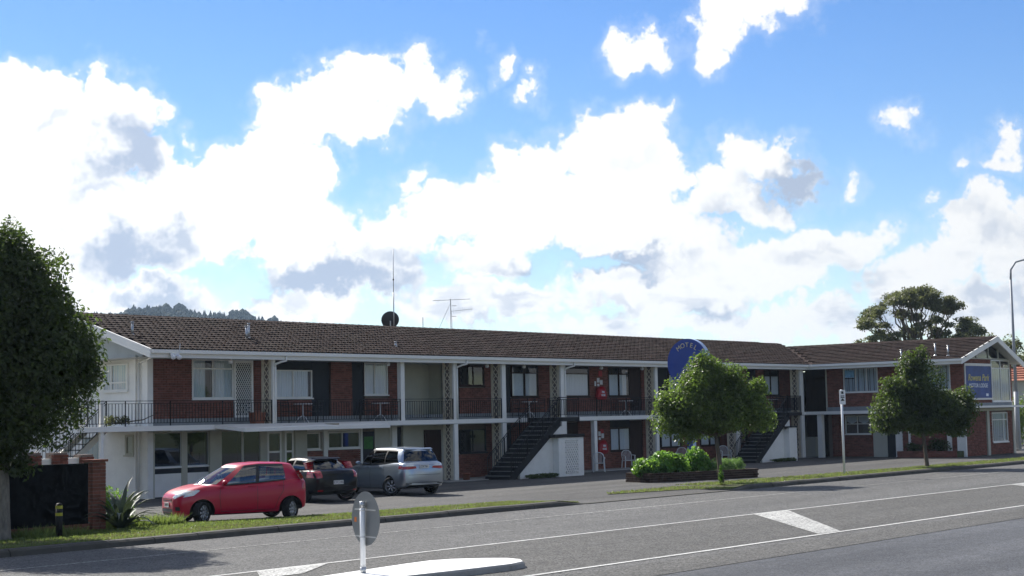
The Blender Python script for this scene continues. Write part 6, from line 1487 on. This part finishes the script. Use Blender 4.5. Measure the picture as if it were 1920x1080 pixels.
# house with red roof beyond the wing
M['redtile'] = mat('terracotta roof tile', (.40, .145, .085), .75, .15, 5, island=.1)
ho = thing('house', 'house with an orange red tiled roof beyond the wing', 'house', (114.0, 40.0, 0))
mb = MB(); mb.box(0, 12, 0, 9, 0, 4.6); mb.build('wall', [M['cream']], ho)
mb = MB(); mb.add([(-.5, -.5, 4.55), (12.5, -.5, 4.55), (12.5, 9.5, 4.55), (-.5, 9.5, 4.55), (3.5, 4.5, 7.0), (8.5, 4.5, 7.0)], [(0, 1, 5, 4), (1, 2, 5), (2, 3, 4, 5), (3, 0, 4)]); rf = mb.build('roof', [M['redtile']], ho)
mb = MB()
for r_ in range(1, 14):
    f = r_ / 14; z = 4.55 + 2.45 * f + .03; mb.bar((-.5 + 4 * f, -.5 + 5 * f, z), (-.5 + 4 * f, 9.5 - 5 * f, z), .10, .06); mb.bar((-.5 + 4 * f, -.5 + 5 * f, z), (12.5 - 4 * f, -.5 + 5 * f, z), .10, .06)
mb.build('tile_course', [M['redtile']], rf); 
for y in (1.5, 5.5): mb = MB(); mb.box(-.04, .02, y, y + 1.6, 1.2, 2.6); wn = mb.build('window', [M['white']], ho); mb = MB(); mb.box(-.05, -.042, y + .1, y + 1.5, 1.3, 2.5); mb.build('pane', [M['room']], wn)
hg = thing('hedge', 'tall green hedge between the wing and the red roofed house', 'hedge', (103.5, 43.2, 0)); mb = MB()
for i in range(8): mb.tube([(i * .55 - 2, 0, 0), (i * .55 - 2, 0, 2.0)], .04, 5)
mb.build('stems', [M['bark']], hg); leaves('foliage', [(i * .9 - 2.2, 0, 1.7 + .2 * (i % 2), .85, 1.0, 1.6) for i in range(6)], 7000, .16, M['leafmid'], hg, asp=(.5, .7), shell=.5)
bk = thing('bicycle', 'bicycle leaning at the right corner of the gable', 'bicycle', (86.3, 34.6, .012), R(20)); 
for x in (-.5, .5):
    mb = MB(); mb.tube([(x + .32 * math.cos(a), 0, .33 + .32 * math.sin(a)) for a in np.linspace(0, 2 * math.pi, 25)], .018, 6, cap=False); wh = mb.build('wheel', [M['rubber']], bk); mb = MB()
    for k in range(8): mb.tube([(x, 0, .33), (x + .31 * math.cos(k * .785), 0, .33 + .31 * math.sin(k * .785))], .004, 4)
    mb.build('spokes', [M['galv']], wh)
mb = MB(); mb.tube([(-.5, 0, .33), (-.05, 0, .30), (.30, 0, .75), (-.25, 0, .78), (-.05, 0, .30)], .018, 6); mb.tube([(-.5, 0, .33), (-.25, 0, .78), (-.28, 0, .9)], .015, 6); mb.tube([(.5, 0, .33), (.30, 0, .75), (.26, 0, .95)], .016, 6); mb.build('frame', [M['plasticwhite']], bk, True)
mb = MB(); mb.box(-.40, -.18, -.06, .06, .90, .95); mb.build('saddle', [M['black']], bk); mb = MB(); mb.tube([(.30, -.25, .98), (.26, 0, .95), (.30, .25, .98)], .013, 6); mb.build('handlebar', [M['galv']], bk)

# litter of small stones on the car park edge
# ------------------------------------------------------------------ hills far behind
prof = [(0.10, .062), (0.30, .066), (0.4939, 0.0705), (0.5854, 0.0705), (0.6228, 0.0690), (0.6492, 0.0672), (0.6655, 0.066), (0.6885, 0.0635), (0.705, 0.0600), (0.7216, 0.0578), (0.7383, 0.0555), (0.7617, 0.050), (0.8021, 0.040), (.95, .022), (1.15, .020), (1.5, .022)]
pa = np.array(prof); D0 = 1350.0; na = 160; az = np.linspace(.1, 1.5, na); top_ = np.interp(az, pa[:, 0], pa[:, 1])
hill_noise = np.array([.0012 * math.sin(a * 90) + .0009 * math.sin(a * 47 + 1) for a in az])
vs = []; fs = []; rows = [(600, 0), (760, .25), (950, .52), (1150, .80), (1350, 1.0), (1700, .7), (2200, .2)]
for d, f in rows:
    for i, a in enumerate(az):
        h = ((top_[i] + hill_noise[i]) * D0 * f * (1 + .10 * math.sin(a * 31 + d * .01) * (1 - f))) - (6 if f == 0 else 0) + CAM_Z * f
        vs.append((math.sin(a) * d, math.cos(a) * d, h))
for r_ in range(len(rows) - 1):
    for i in range(na - 1): k = r_ * na + i; fs.append((k, k + 1, k + na + 1, k + na))
M['hill'] = mat('wooded hillside', (.030, .042, .022), .95, .45, .03, spec=.1)
mb = MB(); mb.add(vs, fs); struct('hills', mb, M['hill'], True)
# the wood on the hill
def hill_h(a, d): return np.interp(d, [r_[0] for r_ in rows], [r_[1] for r_ in rows]) * np.interp(a, az, top_ + hill_noise) * D0 + CAM_Z * .9
random.seed(40); fv = []; ff = []
M['farleaf'] = mat('far tree foliage', (.020, .031, .015), .9, .3, .15, spec=.1, island=.3)
def blob_tree(x, y, z, h, w, pine):
    b_ = len(fv); n = 7; lv = 6
    for j in range(lv + 1):
        t = j / lv; r_ = (w * (1 - t) ** .8 * (1.15 - .3 * (j % 2)) if pine else w * math.sin(math.pi * (.12 + .86 * t)) ** .7)
        for k in range(n):
            a = 2 * math.pi * k / n + j * .4; q = r_ * random.uniform(.65, 1.25); fv.append((x + q * math.cos(a), y + q * math.sin(a), z + h * t * (1 if pine else random.uniform(.94, 1.05))))
    for j in range(lv):
        for k in range(n): ff.append((b_ + j * n + k, b_ + j * n + (k + 1) % n, b_ + (j + 1) * n + (k + 1) % n, b_ + (j + 1) * n + k))
def dens(a): return 1.0 if .60 < a < .73 else .45
for _ in range(2600):
    a = random.uniform(.50, .80); d = random.choice([random.uniform(1150, 1400), random.uniform(1280, 1380)])
    if a > .742 and random.random() < .93: continue
    if a < .62 and random.random() < .5: continue
    hh = random.uniform(4, 7.5) * (1.25 if .63 < a < .725 else .75); pine = random.random() < .45
    blob_tree(math.sin(a) * d, math.cos(a) * d, float(hill_h(a, d)) - 1.5, hh * (1.2 if pine else .9), hh * random.uniform(.22, .40) * (1 if pine else 1.35), pine)
for a, hh, pine in ((.7175, 12, 0), (.7305, 9, 1), (.7355, 8, 0), (.741, 7, 0), (.699, 15, 0), (.694, 14, 0), (.686, 12, 1), (.660, 13, 0), (.652, 12, 0), (.668, 11, 1), (.707, 11, 1), (.703, 13, 0), (.645, 9, 0), (.676, 11, 1)):
    for q in range(3 if not pine else 1): blob_tree(math.sin(a + q * .0011) * 1340, math.cos(a + q * .0011) * 1340, float(hill_h(a, 1340)) - 1.5, hh * random.uniform(.8, 1), hh * (.22 if pine else .42), pine)
me = bpy.data.meshes.new('far_wood'); me.from_pydata(fv, [], ff); me.materials.append(M['farleaf']); me.update(); tag(link('far_wood', me), 'dark wood along the top of the distant hill', 'wood', None, 'stuff')

# ------------------------------------------------------------------ the air
hz = bpy.data.materials.new('thin blue haze'); hz.use_nodes = True; nt = hz.node_tree
for n_ in list(nt.nodes): nt.nodes.remove(n_)
vo = nt.nodes.new('ShaderNodeVolumePrincipled'); oo = nt.nodes.new('ShaderNodeOutputMaterial'); nt.links.new(vo.outputs[0], oo.inputs['Volume'])
vo.inputs['Color'].default_value = (.58, .77, 1.0, 1); vo.inputs['Density'].default_value = .00013; vo.inputs['Anisotropy'].default_value = .2
mb = MB(); mb.box(-80, 2300, -60, 2300, -8, 125); o = tag(mb.build('haze', [hz]), 'pale blue haze in the air over the whole place', 'haze', None, 'stuff')
